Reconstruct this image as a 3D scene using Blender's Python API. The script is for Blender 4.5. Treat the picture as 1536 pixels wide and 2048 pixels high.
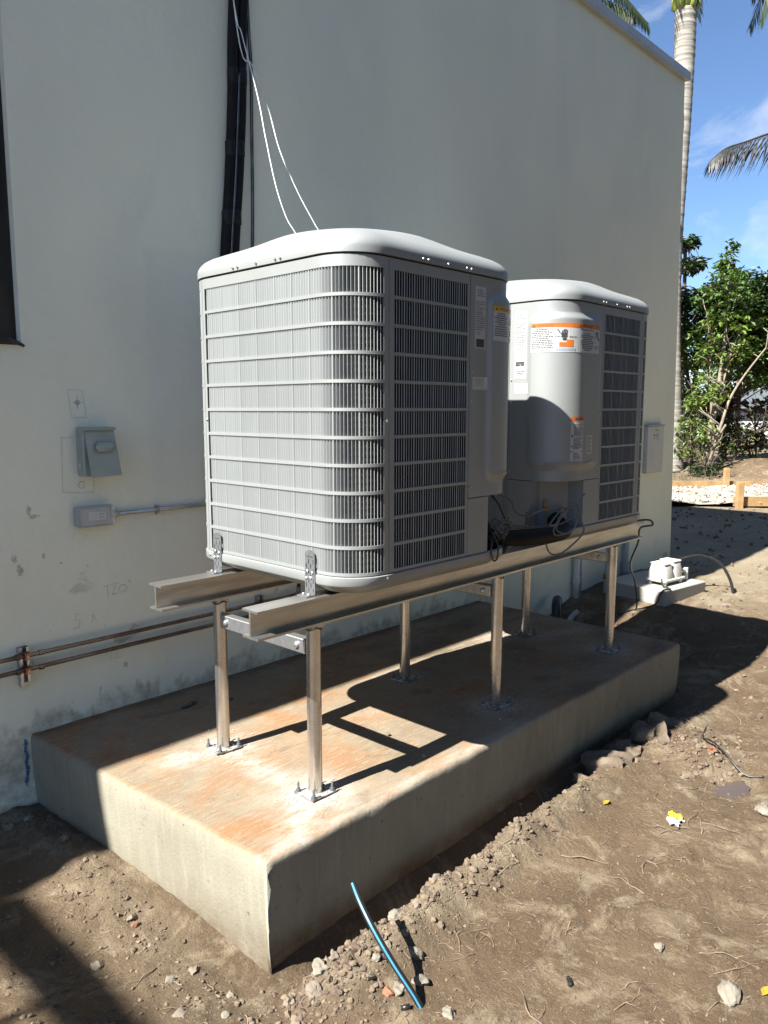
import bpy, math, random
import numpy as np
from mathutils import Vector, Matrix, Quaternion

# ------------------------------------------------------------------ clear
for o in list(bpy.data.objects):
    bpy.data.objects.remove(o)
S = bpy.context.scene
C = S.collection
random.seed(7)
RNG = np.random.default_rng(7)

# ------------------------------------------------------------------ camera
EYE = 1.55
YAW = math.radians(43.453)
PITCH = math.radians(7.592)
cam_d = bpy.data.cameras.new('camera')
cam = bpy.data.objects.new('camera', cam_d)
C.objects.link(cam)
cam.location = (0, 0, EYE)
fwd = Vector((math.cos(YAW) * math.cos(PITCH), math.sin(YAW) * math.cos(PITCH), -math.sin(PITCH)))
cam.rotation_euler = fwd.to_track_quat('-Z', 'Y').to_euler()
cam_d.sensor_fit = 'HORIZONTAL'
cam_d.sensor_width = 36.0
cam_d.lens = 36.0 * 1538.0 / 1536.0
cam_d.clip_start = 0.05
cam_d.clip_end = 3000
S.camera = cam

# ------------------------------------------------------------------ world, sun, exposure
SUN_DIR = Vector((0.92, -0.11, -1.0)).normalized()          # the way the light travels
elev = math.asin(-SUN_DIR.z)
azim = math.atan2(-SUN_DIR.x, -SUN_DIR.y)
world = bpy.data.worlds.new('World')
S.world = world
world.use_nodes = True
nt = world.node_tree
nt.nodes.clear()
w_out = nt.nodes.new('ShaderNodeOutputWorld')
w_bg = nt.nodes.new('ShaderNodeBackground')
w_sky = nt.nodes.new('ShaderNodeTexSky')
w_sky.sky_type = 'NISHITA'
w_sky.sun_disc = False
w_sky.sun_elevation = elev
w_sky.sun_rotation = azim
w_sky.altitude = 0
w_sky.air_density = 0.85
w_sky.dust_density = 0.05
w_sky.ozone_density = 5.5
w_bg.inputs['Strength'].default_value = 0.054
# thin fair-weather cloud wisps all over the sky
w_tc = nt.nodes.new('ShaderNodeTexCoord')
w_map = nt.nodes.new('ShaderNodeMapping')
w_map.inputs['Scale'].default_value = (1.0, 1.0, 1.6)
w_map.inputs['Location'].default_value = (0.35, 0.1, 0.62)
w_n = nt.nodes.new('ShaderNodeTexNoise')
w_n.inputs['Scale'].default_value = 5.2
w_n.inputs['Detail'].default_value = 8
w_n.inputs['Roughness'].default_value = 0.58
w_n.inputs['Distortion'].default_value = 0.35
w_r = nt.nodes.new('ShaderNodeValToRGB')
w_r.color_ramp.elements[0].position = 0.56
w_r.color_ramp.elements[0].color = (0, 0, 0, 1)
w_r.color_ramp.elements[1].position = 0.78
w_r.color_ramp.elements[1].color = (0.75, 0.75, 0.75, 1)
w_mix = nt.nodes.new('ShaderNodeMixRGB')
w_mix.inputs['Color2'].default_value = (6.2, 6.4, 6.8, 1)
L = nt.links
L.new(w_tc.outputs['Generated'], w_map.inputs['Vector'])
L.new(w_map.outputs['Vector'], w_n.inputs['Vector'])
L.new(w_n.outputs['Fac'], w_r.inputs['Fac'])
L.new(w_r.outputs['Color'], w_mix.inputs['Fac'])
L.new(w_sky.outputs['Color'], w_mix.inputs['Color1'])
L.new(w_mix.outputs['Color'], w_bg.inputs['Color'])
L.new(w_bg.outputs['Background'], w_out.inputs['Surface'])

sun_d = bpy.data.lights.new('sun', 'SUN')
sun_d.energy = 5.0
sun_d.angle = math.radians(0.53)
sun_d.color = (1.0, 0.97, 0.91)
sun = bpy.data.objects.new('sun', sun_d)
C.objects.link(sun)
sun.location = (-6, 2, 9)
sun.rotation_euler = SUN_DIR.to_track_quat('-Z', 'Y').to_euler()

S.view_settings.view_transform = 'Standard'
S.view_settings.look = 'None'
S.view_settings.gamma = 1.0
S.view_settings.use_curve_mapping = False
S.view_settings.exposure = 1.85
S.render.engine = 'CYCLES'
S.cycles.max_bounces = 8
S.cycles.diffuse_bounces = 4
S.cycles.transparent_max_bounces = 8

# ------------------------------------------------------------------ noise in numpy
def _hash(ix, iy, seed):
    n = (ix.astype(np.int64) * 374761393 + iy.astype(np.int64) * 668265263 + seed * 974634777) & 0xffffffff
    n = ((n ^ (n >> 13)) * 1274126177) & 0xffffffff
    n = (n ^ (n >> 16)) & 0xffffffff
    return n / 4294967295.0

def vnoise(x, y, seed=0):
    x = np.asarray(x, float); y = np.asarray(y, float)
    ix = np.floor(x); iy = np.floor(y)
    fx = x - ix; fy = y - iy
    fx = fx * fx * (3 - 2 * fx); fy = fy * fy * (3 - 2 * fy)
    a = _hash(ix, iy, seed); b = _hash(ix + 1, iy, seed)
    c = _hash(ix, iy + 1, seed); d = _hash(ix + 1, iy + 1, seed)
    return (a * (1 - fx) + b * fx) * (1 - fy) + (c * (1 - fx) + d * fx) * fy

def fbm(x, y, seed=0, octv=4, rough=0.5):
    t = 0; amp = 1; tot = 0
    for k in range(octv):
        t = t + amp * vnoise(x * 2 ** k + 17.3 * k, y * 2 ** k - 9.1 * k, seed + k)
        tot += amp; amp *= rough
    return t / tot - 0.5

def sstep(a, b, x):
    t = np.clip((np.asarray(x, float) - a) / (b - a), 0, 1)
    return t * t * (3 - 2 * t)

# ------------------------------------------------------------------ materials
MATS = {}
ALB = {'paint': 0.58, 'paint_light': 0.58, 'coil': 0.62, 'white_label': 0.66, 'print_orange': 0.8, 'box_grey': 1.2, 'powder': 0.7, 'dusty_zinc': 0.7,
       'stone': 0.65, 'stone_pale': 0.5, 'stone_rust': 0.65, 'clod': 0.8, 'gravel': 0.6, 'root': 0.75, 'wood': 0.72, 'palm_bark': 0.62, 'bark': 0.72,
       'leaf': 1.15, 'leaf_light': 1.1, 'leaf_palm': 0.8, 'far_white': 0.75, 'far_beige': 0.7, 'wrapper_white': 0.8, 'wrapper_yellow': 0.8, 'pump_white': 0.9, 'white_wire': 0.9}
def mat(name, col, rough=0.6, metal=0.0, col2=None, scale=8.0, detail=5, contrast=(0.35, 0.65),
        bump=0.0, bscale=60.0, spec=0.5, stretch=None, transl=0.0, island=0.0, rvar=0.0, coat=0.0):
    k_ = ALB.get(name, 1.0); col = tuple(c * k_ for c in col)
    if col2 is not None: col2 = tuple(c * k_ for c in col2)
    m = bpy.data.materials.new(name)
    m.use_nodes = True
    n = m.node_tree; N = n.nodes; K = n.links
    b = N['Principled BSDF']
    b.inputs['Base Color'].default_value = (*col, 1)
    b.inputs['Roughness'].default_value = rough
    b.inputs['Metallic'].default_value = metal
    b.inputs['Specular IOR Level'].default_value = spec
    if coat:
        b.inputs['Coat Weight'].default_value = coat
        b.inputs['Coat Roughness'].default_value = 0.15
    tc = N.new('ShaderNodeTexCoord')
    vec = tc.outputs['Object']
    if stretch:
        mp = N.new('ShaderNodeMapping'); mp.inputs['Scale'].default_value = stretch
        K.new(vec, mp.inputs['Vector']); vec = mp.outputs['Vector']
    colsock = None
    if col2 is not None:
        nz = N.new('ShaderNodeTexNoise')
        nz.inputs['Scale'].default_value = scale; nz.inputs['Detail'].default_value = detail
        nz.inputs['Roughness'].default_value = 0.6
        K.new(vec, nz.inputs['Vector'])
        mr = N.new('ShaderNodeMapRange')
        mr.inputs['From Min'].default_value = contrast[0]; mr.inputs['From Max'].default_value = contrast[1]
        K.new(nz.outputs['Fac'], mr.inputs['Value'])
        mx = N.new('ShaderNodeMixRGB')
        mx.inputs['Color1'].default_value = (*col, 1); mx.inputs['Color2'].default_value = (*col2, 1)
        K.new(mr.outputs['Result'], mx.inputs['Fac'])
        colsock = mx.outputs['Color']
        if rvar:
            m2 = N.new('ShaderNodeMapRange')
            m2.inputs['To Min'].default_value = rough - rvar; m2.inputs['To Max'].default_value = rough + rvar
            K.new(nz.outputs['Fac'], m2.inputs['Value']); K.new(m2.outputs['Result'], b.inputs['Roughness'])
    if island:
        g = N.new('ShaderNodeNewGeometry')
        hv = N.new('ShaderNodeHueSaturation')
        mr2 = N.new('ShaderNodeMapRange')
        mr2.inputs['To Min'].default_value = 1 - island; mr2.inputs['To Max'].default_value = 1 + island
        K.new(g.outputs['Random Per Island'], mr2.inputs['Value'])
        K.new(mr2.outputs['Result'], hv.inputs['Value'])
        mr3 = N.new('ShaderNodeMapRange')
        mr3.inputs['To Min'].default_value = 0.5 - 0.05 * island; mr3.inputs['To Max'].default_value = 0.5 + 0.03 * island
        K.new(g.outputs['Random Per Island'], mr3.inputs['Value'])
        K.new(mr3.outputs['Result'], hv.inputs['Hue'])
        if colsock: K.new(colsock, hv.inputs['Color'])
        else: hv.inputs['Color'].default_value = (*col, 1)
        colsock = hv.outputs['Color']
    if colsock: K.new(colsock, b.inputs['Base Color'])
    if bump:
        nb = N.new('ShaderNodeTexNoise')
        nb.inputs['Scale'].default_value = bscale; nb.inputs['Detail'].default_value = 6
        nb.inputs['Roughness'].default_value = 0.65
        K.new(vec, nb.inputs['Vector'])
        bp = N.new('ShaderNodeBump')
        bp.inputs['Strength'].default_value = min(1.0, bump); bp.inputs['Distance'].default_value = 0.01
        K.new(nb.outputs['Fac'], bp.inputs['Height']); K.new(bp.outputs['Normal'], b.inputs['Normal'])
    if transl:
        out = N['Material Output']
        tr = N.new('ShaderNodeBsdfTranslucent')
        if colsock: K.new(colsock, tr.inputs['Color'])
        else: tr.inputs['Color'].default_value = (*col, 1)
        mxs = N.new('ShaderNodeMixShader'); mxs.inputs['Fac'].default_value = transl
        K.new(b.outputs['BSDF'], mxs.inputs[1]); K.new(tr.outputs['BSDF'], mxs.inputs[2])
        K.new(mxs.outputs['Shader'], out.inputs['Surface'])
    MATS[name] = m
    return m

mat('paint', (0.52, 0.545, 0.535), 0.55, 0.4, col2=(0.45, 0.472, 0.462), scale=2.2, detail=9, contrast=(0.3, 0.7), bump=0.03, bscale=900, spec=0.2, rvar=0.05)
mat('paint_light', (0.38, 0.395, 0.39), 0.42, col2=(0.36, 0.375, 0.37), scale=5, spec=0.45)
mat('coil', (0.045, 0.045, 0.047), 0.6, 0.0, spec=0.2, col2=(0.07, 0.07, 0.072), scale=30, stretch=(3, 3, 0.15), bump=0.25, bscale=260)
mat('copper', (0.42, 0.2, 0.1), 0.38, 0.85, col2=(0.2, 0.09, 0.05), scale=12, rvar=0.12)
mat('copper_tarnished', (0.25, 0.205, 0.18), 0.3, 1.0, col2=(0.11, 0.085, 0.072), scale=9, rvar=0.1)
mat('black_rubber', (0.006, 0.006, 0.006), 0.65, spec=0.2, col2=(0.010, 0.010, 0.010), scale=15, bump=0.1, bscale=80)
mat('black_tape', (0.006, 0.006, 0.0065), 0.45, spec=0.3, col2=(0.010, 0.010, 0.010), scale=20, bump=0.4, bscale=60)
mat('black_plastic', (0.014, 0.014, 0.014), 0.35, col2=(0.02, 0.02, 0.02), scale=20)
mat('grey_wire', (0.11, 0.11, 0.11), 0.5, col2=(0.08, 0.08, 0.08), scale=30)
mat('white_wire', (0.9, 0.9, 0.88), 0.45, col2=(0.62, 0.62, 0.6), scale=20)
mat('white_label', (0.62, 0.63, 0.63), 0.4, col2=(0.58, 0.59, 0.59), scale=30)
mat('print_black', (0.03, 0.03, 0.032), 0.5, col2=(0.05, 0.05, 0.05), scale=40)
mat('print_grey', (0.05, 0.05, 0.053), 0.5, col2=(0.08, 0.08, 0.08), scale=40)
mat('print_orange', (0.65, 0.17, 0.02), 0.45, col2=(0.6, 0.15, 0.02), scale=40)
mat('print_yellow', (0.55, 0.34, 0.03), 0.45, col2=(0.5, 0.3, 0.02), scale=40)
mat('print_blue', (0.3, 0.36, 0.42), 0.45, col2=(0.25, 0.3, 0.38), scale=40)
mat('galv', (0.5, 0.5, 0.5), 0.38, 0.85, col2=(0.36, 0.37, 0.38), scale=45, rvar=0.1, bump=0.05, bscale=120)
mat('zinc', (0.15, 0.155, 0.16), 0.5, 0.35, col2=(0.11, 0.115, 0.12), scale=40, rvar=0.1)
mat('steel_tube', (0.64, 0.62, 0.59), 0.26, 0.92, col2=(0.50, 0.475, 0.445), scale=9, rvar=0.08)
mat('dusty_zinc', (0.50, 0.47, 0.42), 0.9, 0.0, col2=(0.16, 0.15, 0.14), scale=30, contrast=(0.42, 0.58))
mat('weld', (0.09, 0.07, 0.055), 0.5, 0.6, col2=(0.2, 0.15, 0.1), scale=60, bump=0.6, bscale=200)
mat('aluminium', (0.56, 0.55, 0.52), 0.34, 0.9, col2=(0.40, 0.38, 0.35), scale=5, stretch=(0.7, 6, 6), rvar=0.1, bump=0.05, bscale=150)
mat('coping', (0.42, 0.44, 0.44), 0.4, 0.0, col2=(0.36, 0.38, 0.38), scale=3)
mat('window_black', (0.012, 0.012, 0.012), 0.35, col2=(0.02, 0.02, 0.02), scale=10)
mat('box_grey', (0.22, 0.25, 0.235), 0.42, col2=(0.19, 0.22, 0.205), scale=14)
mat('box_grey_light', (0.42, 0.42, 0.39), 0.42, col2=(0.38, 0.38, 0.36), scale=10)
mat('pvc_white', (0.6, 0.59, 0.54), 0.4, col2=(0.5, 0.48, 0.42), scale=12)
mat('pvc_grey', (0.33, 0.34, 0.34), 0.45, col2=(0.28, 0.29, 0.29), scale=12)
mat('valve_blue', (0.03, 0.08, 0.2), 0.4, col2=(0.02, 0.06, 0.15), scale=20)
mat('brass', (0.4, 0.26, 0.1), 0.35, 0.8, col2=(0.3, 0.19, 0.08), scale=20)
mat('pump_white', (0.58, 0.57, 0.52), 0.4, col2=(0.52, 0.5, 0.45), scale=12)
mat('pipe_blue', (0.04, 0.19, 0.33), 0.4, col2=(0.05, 0.23, 0.38), scale=30)
mat('pencil', (0.33, 0.33, 0.32), 0.8, col2=(0.52, 0.52, 0.5), scale=25)
mat('blue_paint', (0.03, 0.1, 0.2), 0.6, col2=(0.08, 0.16, 0.24), scale=30)
mat('patch_mortar', (0.40, 0.36, 0.29), 0.9, col2=(0.58, 0.55, 0.48), scale=40, bump=0.5, bscale=120)
mat('stone', (0.30, 0.25, 0.19), 0.95, col2=(0.17, 0.135, 0.10), scale=14, bump=0.8, bscale=50)
mat('stone_earth', (0.11, 0.082, 0.056), 0.97, col2=(0.17, 0.132, 0.092), scale=11, bump=1.0, bscale=38)
mat('stone_pale', (0.45, 0.40, 0.32), 0.95, col2=(0.28, 0.24, 0.18), scale=16, bump=0.8, bscale=60)
mat('stone_rust', (0.32, 0.15, 0.08), 0.9, col2=(0.2, 0.1, 0.06), scale=18, bump=0.6, bscale=60)
mat('clod', (0.125, 0.09, 0.06), 0.97, col2=(0.19, 0.142, 0.098), scale=20, island=0.3)
mat('gravel', (0.5, 0.46, 0.38), 0.95, col2=(0.38, 0.35, 0.29), scale=20, island=0.3)
mat('root', (0.27, 0.2, 0.135), 0.9, col2=(0.15, 0.11, 0.075), scale=30, island=0.3)
mat('twig_dark', (0.06, 0.045, 0.035), 0.9, col2=(0.1, 0.075, 0.05), scale=30)
mat('wood', (0.48, 0.3, 0.13), 0.75, col2=(0.34, 0.2, 0.085), scale=6, stretch=(1, 1, 1), bump=0.2, bscale=60)
mat('wrapper_white', (0.75, 0.76, 0.74), 0.35, col2=(0.65, 0.66, 0.64), scale=30)
mat('wrapper_yellow', (0.75, 0.6, 0.03), 0.35, col2=(0.7, 0.55, 0.02), scale=30)
mat('leaf_yellow', (0.5, 0.3, 0.03), 0.6, col2=(0.4, 0.22, 0.02), scale=30, transl=0.2)
mat('powder', (0.72, 0.70, 0.66), 0.98, col2=(0.6, 0.57, 0.52), scale=60)
mat('palm_bark', (0.42, 0.39, 0.34), 0.9, col2=(0.22, 0.20, 0.17), scale=2.2, stretch=(0.6, 0.6, 9), contrast=(0.44, 0.60), bump=0.6, bscale=9)
mat('bark', (0.34, 0.28, 0.21), 0.9, col2=(0.2, 0.16, 0.12), scale=9, bump=0.5, bscale=40)
mat('bark_dark', (0.12, 0.09, 0.07), 0.9, col2=(0.07, 0.055, 0.04), scale=9, bump=0.5, bscale=40)
mat('leaf', (0.075, 0.125, 0.022), 0.45, col2=(0.045, 0.085, 0.016), scale=1.2, transl=0.32, island=0.4)
mat('leaf_light', (0.13, 0.19, 0.035), 0.45, col2=(0.09, 0.15, 0.025), scale=1.5, transl=0.38, island=0.35)
mat('leaf_dark', (0.036, 0.07, 0.018), 0.45, col2=(0.02, 0.04, 0.012), scale=1.2, transl=0.22, island=0.45)
mat('leaf_bronze', (0.055, 0.03, 0.018), 0.45, col2=(0.035, 0.04, 0.015), scale=2, transl=0.2, island=0.5)
mat('leaf_palm', (0.028, 0.045, 0.012), 0.45, col2=(0.02, 0.034, 0.010), scale=2, transl=0.1, island=0.3)
mat('leaf_palm_dry', (0.035, 0.03, 0.025), 0.5, col2=(0.022, 0.022, 0.018), scale=2, transl=0.15, island=0.3)
mat('crownshaft', (0.12, 0.17, 0.03), 0.4, col2=(0.2, 0.22, 0.05), scale=3)
mat('far_white', (0.7, 0.7, 0.69), 0.8, col2=(0.62, 0.62, 0.61), scale=1)
mat('far_roof', (0.1, 0.11, 0.115), 0.7, col2=(0.07, 0.08, 0.085), scale=2)
mat('far_beige', (0.45, 0.43, 0.38), 0.8, col2=(0.4, 0.38, 0.34), scale=1)
mat('grass', (0.06, 0.1, 0.02), 0.7, col2=(0.09, 0.13, 0.03), scale=3, transl=0.25, island=0.35)
mat('puddle', (0.085, 0.062, 0.046), 0.12, col2=(0.07, 0.052, 0.04), scale=3)

# glass
g = bpy.data.materials.new('glass'); g.use_nodes = True
b = g.node_tree.nodes['Principled BSDF']
b.inputs['Base Color'].default_value = (0.02, 0.06, 0.06, 1); b.inputs['Roughness'].default_value = 0.04
MATS['glass'] = g
g = bpy.data.materials.new('clear_plastic'); g.use_nodes = True
b = g.node_tree.nodes['Principled BSDF']
b.inputs['Base Color'].default_value = (0.85, 0.86, 0.85, 1); b.inputs['Roughness'].default_value = 0.18
b.inputs['Alpha'].default_value = 0.16
MATS['clear_plastic'] = g

# wall stucco: broad trowel cloudiness, sandy relief, splash marks low down
def wall_material():
    m = bpy.data.materials.new('stucco'); m.use_nodes = True
    n = m.node_tree; N = n.nodes; K = n.links; b = N['Principled BSDF']
    b.inputs['Roughness'].default_value = 0.9; b.inputs['Specular IOR Level'].default_value = 0.2
    geo = N.new('ShaderNodeNewGeometry')
    sx = N.new('ShaderNodeSeparateXYZ'); K.new(geo.outputs['Position'], sx.inputs[0])
    def noise(scale, detail=5, stretch=None, rough=0.6, dist=0.0):
        t = N.new('ShaderNodeTexNoise'); t.inputs['Scale'].default_value = scale
        t.inputs['Detail'].default_value = detail; t.inputs['Roughness'].default_value = rough
        t.inputs['Distortion'].default_value = dist
        if stretch:
            mp = N.new('ShaderNodeMapping'); mp.inputs['Scale'].default_value = stretch
            K.new(geo.outputs['Position'], mp.inputs['Vector']); K.new(mp.outputs['Vector'], t.inputs['Vector'])
        else: K.new(geo.outputs['Position'], t.inputs['Vector'])
        return t.outputs['Fac']
    def rng(v, a, bb, c=0.0, d=1.0):
        r = N.new('ShaderNodeMapRange'); r.inputs['From Min'].default_value = a; r.inputs['From Max'].default_value = bb
        r.inputs['To Min'].default_value = c; r.inputs['To Max'].default_value = d
        K.new(v, r.inputs['Value']); return r.outputs['Result']
    def mix(c1, c2, f):
        x = N.new('ShaderNodeMixRGB')
        for i, c in ((1, c1), (2, c2)):
            if isinstance(c, tuple): x.inputs[i].default_value = (*c, 1)
            else: K.new(c, x.inputs[i])
        K.new(f, x.inputs[0]); return x.outputs[0]
    def mul(a, c):
        x = N.new('ShaderNodeMath'); x.operation = 'MULTIPLY'
        K.new(a, x.inputs[0])
        if isinstance(c, float): x.inputs[1].default_value = c
        else: K.new(c, x.inputs[1])
        return x.outputs[0]
    col = mix((0.76, 0.765, 0.635), (0.665, 0.68, 0.575), rng(noise(0.8, 3, (1, 1, 0.45)), 0.38, 0.62))
    col = mix(col, (0.62, 0.64, 0.545), rng(noise(2.3, 6, (1.2, 1, 0.35), dist=0.6), 0.58, 0.72, 0, 0.5))
    col = mix(col, (0.79, 0.79, 0.67), rng(noise(1.6, 4, (1, 1, 0.7)), 0.60, 0.75, 0, 0.5))
    # a repainted rectangle behind the first unit, edges rolled by hand
    def edge(sock, at_, w, sgn):
        nn = N.new('ShaderNodeMath'); nn.operation = 'MULTIPLY_ADD'
        K.new(noise(3.5, 4), nn.inputs[0]); nn.inputs[1].default_value = 0.10; K.new(sock, nn.inputs[2])
        return rng(nn.outputs[0], at_ + 0.05 - w * sgn, at_ + 0.05 + w * sgn)
    col = mix(col, (0.60, 0.62, 0.60), mul(mul(edge(sx.outputs['X'], 1.66, 0.012, 1), edge(sx.outputs['Z'], 2.2, 0.012, -1)), mul(edge(sx.outputs['X'], 3.2, 0.1, -1), 0.3)))
    # hand smudges and small chips below 1.3 m
    low = rng(sx.outputs['Z'], 1.35, 0.55)
    col = mix(col, (0.36, 0.31, 0.24), mul(mul(rng(noise(4.5, 7, dist=0.8), 0.66, 0.70), low), 0.75))
    col = mix(col, (0.2, 0.18, 0.15), mul(mul(rng(noise(17, 3), 0.735, 0.76), low), 0.6))
    # splash-back and damp run marks rising a few centimetres from the pad joint
    drip = N.new('ShaderNodeMath'); drip.operation = 'MULTIPLY_ADD'
    K.new(noise(6, 6, (1.6, 1, 0.8), dist=0.6), drip.inputs[0]); drip.inputs[1].default_value = -0.36
    K.new(sx.outputs['Z'], drip.inputs[2])
    damp = mul(rng(drip.outputs[0], 0.215, 0.165), rng(sx.outputs['X'], 4.3, 3.6, 0.15, 1.0))
    col = mix(col, (0.26, 0.23, 0.18), mul(damp, rng(noise(24, 6), 0.3, 0.62, 0.1, 0.7)))
    K.new(col, b.inputs['Base Color'])
    bp = N.new('ShaderNodeBump'); bp.inputs['Strength'].default_value = 0.35; bp.inputs['Distance'].default_value = 0.004
    bp2 = N.new('ShaderNodeBump'); bp2.inputs['Strength'].default_value = 0.5; bp2.inputs['Distance'].default_value = 0.04
    K.new(noise(160, 5), bp.inputs['Height']); K.new(noise(2.5, 4), bp2.inputs['Height'])
    K.new(bp2.outputs['Normal'], bp.inputs['Normal']); K.new(bp.outputs['Normal'], b.inputs['Normal'])
    MATS['stucco'] = m
wall_material()

# soil
def soil_material():
    m = bpy.data.materials.new('soil'); m.use_nodes = True
    n = m.node_tree; N = n.nodes; K = n.links; b = N['Principled BSDF']
    b.inputs['Roughness'].default_value = 0.97; b.inputs['Specular IOR Level'].default_value = 0.15
    geo = N.new('ShaderNodeNewGeometry')
    def noise(scale, detail=6, rough=0.62, stretch=None, dist=0.0):
        t = N.new('ShaderNodeTexNoise'); t.inputs['Scale'].default_value = scale
        t.inputs['Detail'].default_value = detail; t.inputs['Roughness'].default_value = rough
        t.inputs['Distortion'].default_value = dist
        if stretch:
            mp = N.new('ShaderNodeMapping'); mp.inputs['Scale'].default_value = stretch
            K.new(geo.outputs['Position'], mp.inputs['Vector']); K.new(mp.outputs['Vector'], t.inputs['Vector'])
        else: K.new(geo.outputs['Position'], t.inputs['Vector'])
        return t.outputs['Fac']
    def rng(v, a, bb, c=0.0, d=1.0):
        r = N.new('ShaderNodeMapRange'); r.inputs['From Min'].default_value = a; r.inputs['From Max'].default_value = bb
        r.inputs['To Min'].default_value = c; r.inputs['To Max'].default_value = d
        K.new(v, r.inputs['Value']); return r.outputs['Result']
    def mix(c1, c2, f):
        x = N.new('ShaderNodeMixRGB')
        for i, c in ((1, c1), (2, c2)):
            if isinstance(c, tuple): x.inputs[i].default_value = (*c, 1)
            else: K.new(c, x.inputs[i])
        K.new(f, x.inputs[0]); return x.outputs[0]
    at = N.new('ShaderNodeAttribute'); at.attribute_name = 'pale'
    col = mix((0.098, 0.067, 0.041), (0.132, 0.094, 0.059), rng(noise(2.2), 0.36, 0.64))
    col = mix(col, (0.235, 0.188, 0.128), rng(noise(5.5, 9, 0.74, dist=0.8), 0.51, 0.64, 0, 0.85))
    col = mix(col, (0.064, 0.044, 0.028), rng(noise(13, 6, 0.7), 0.58, 0.72, 0, 0.7))
    col = mix(col, (0.240, 0.195, 0.130), rng(noise(70, 4, 0.7), 0.58, 0.70, 0, 0.7))
    col = mix(col, (0.29, 0.235, 0.165), rng(noise(190, 3, 0.8), 0.63, 0.72, 0, 0.8))
    col = mix(col, (0.05, 0.034, 0.023), rng(noise(140, 3, 0.8), 0.66, 0.74, 0, 0.7))
    col = mix(col, (0.320, 0.277, 0.196), at.outputs['Fac'])
    K.new(col, b.inputs['Base Color'])
    bp = N.new('ShaderNodeBump'); bp.inputs['Strength'].default_value = 0.9; bp.inputs['Distance'].default_value = 0.014
    K.new(noise(75, 7, 0.75), bp.inputs['Height'])
    bpb = N.new('ShaderNodeBump'); bpb.inputs['Strength'].default_value = 0.6; bpb.inputs['Distance'].default_value = 0.03
    K.new(noise(14, 6, 0.7, dist=0.6), bpb.inputs['Height']); K.new(bpb.outputs['Normal'], bp.inputs['Normal'])
    K.new(bp.outputs['Normal'], b.inputs['Normal'])
    MATS['soil'] = m
soil_material()

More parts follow.
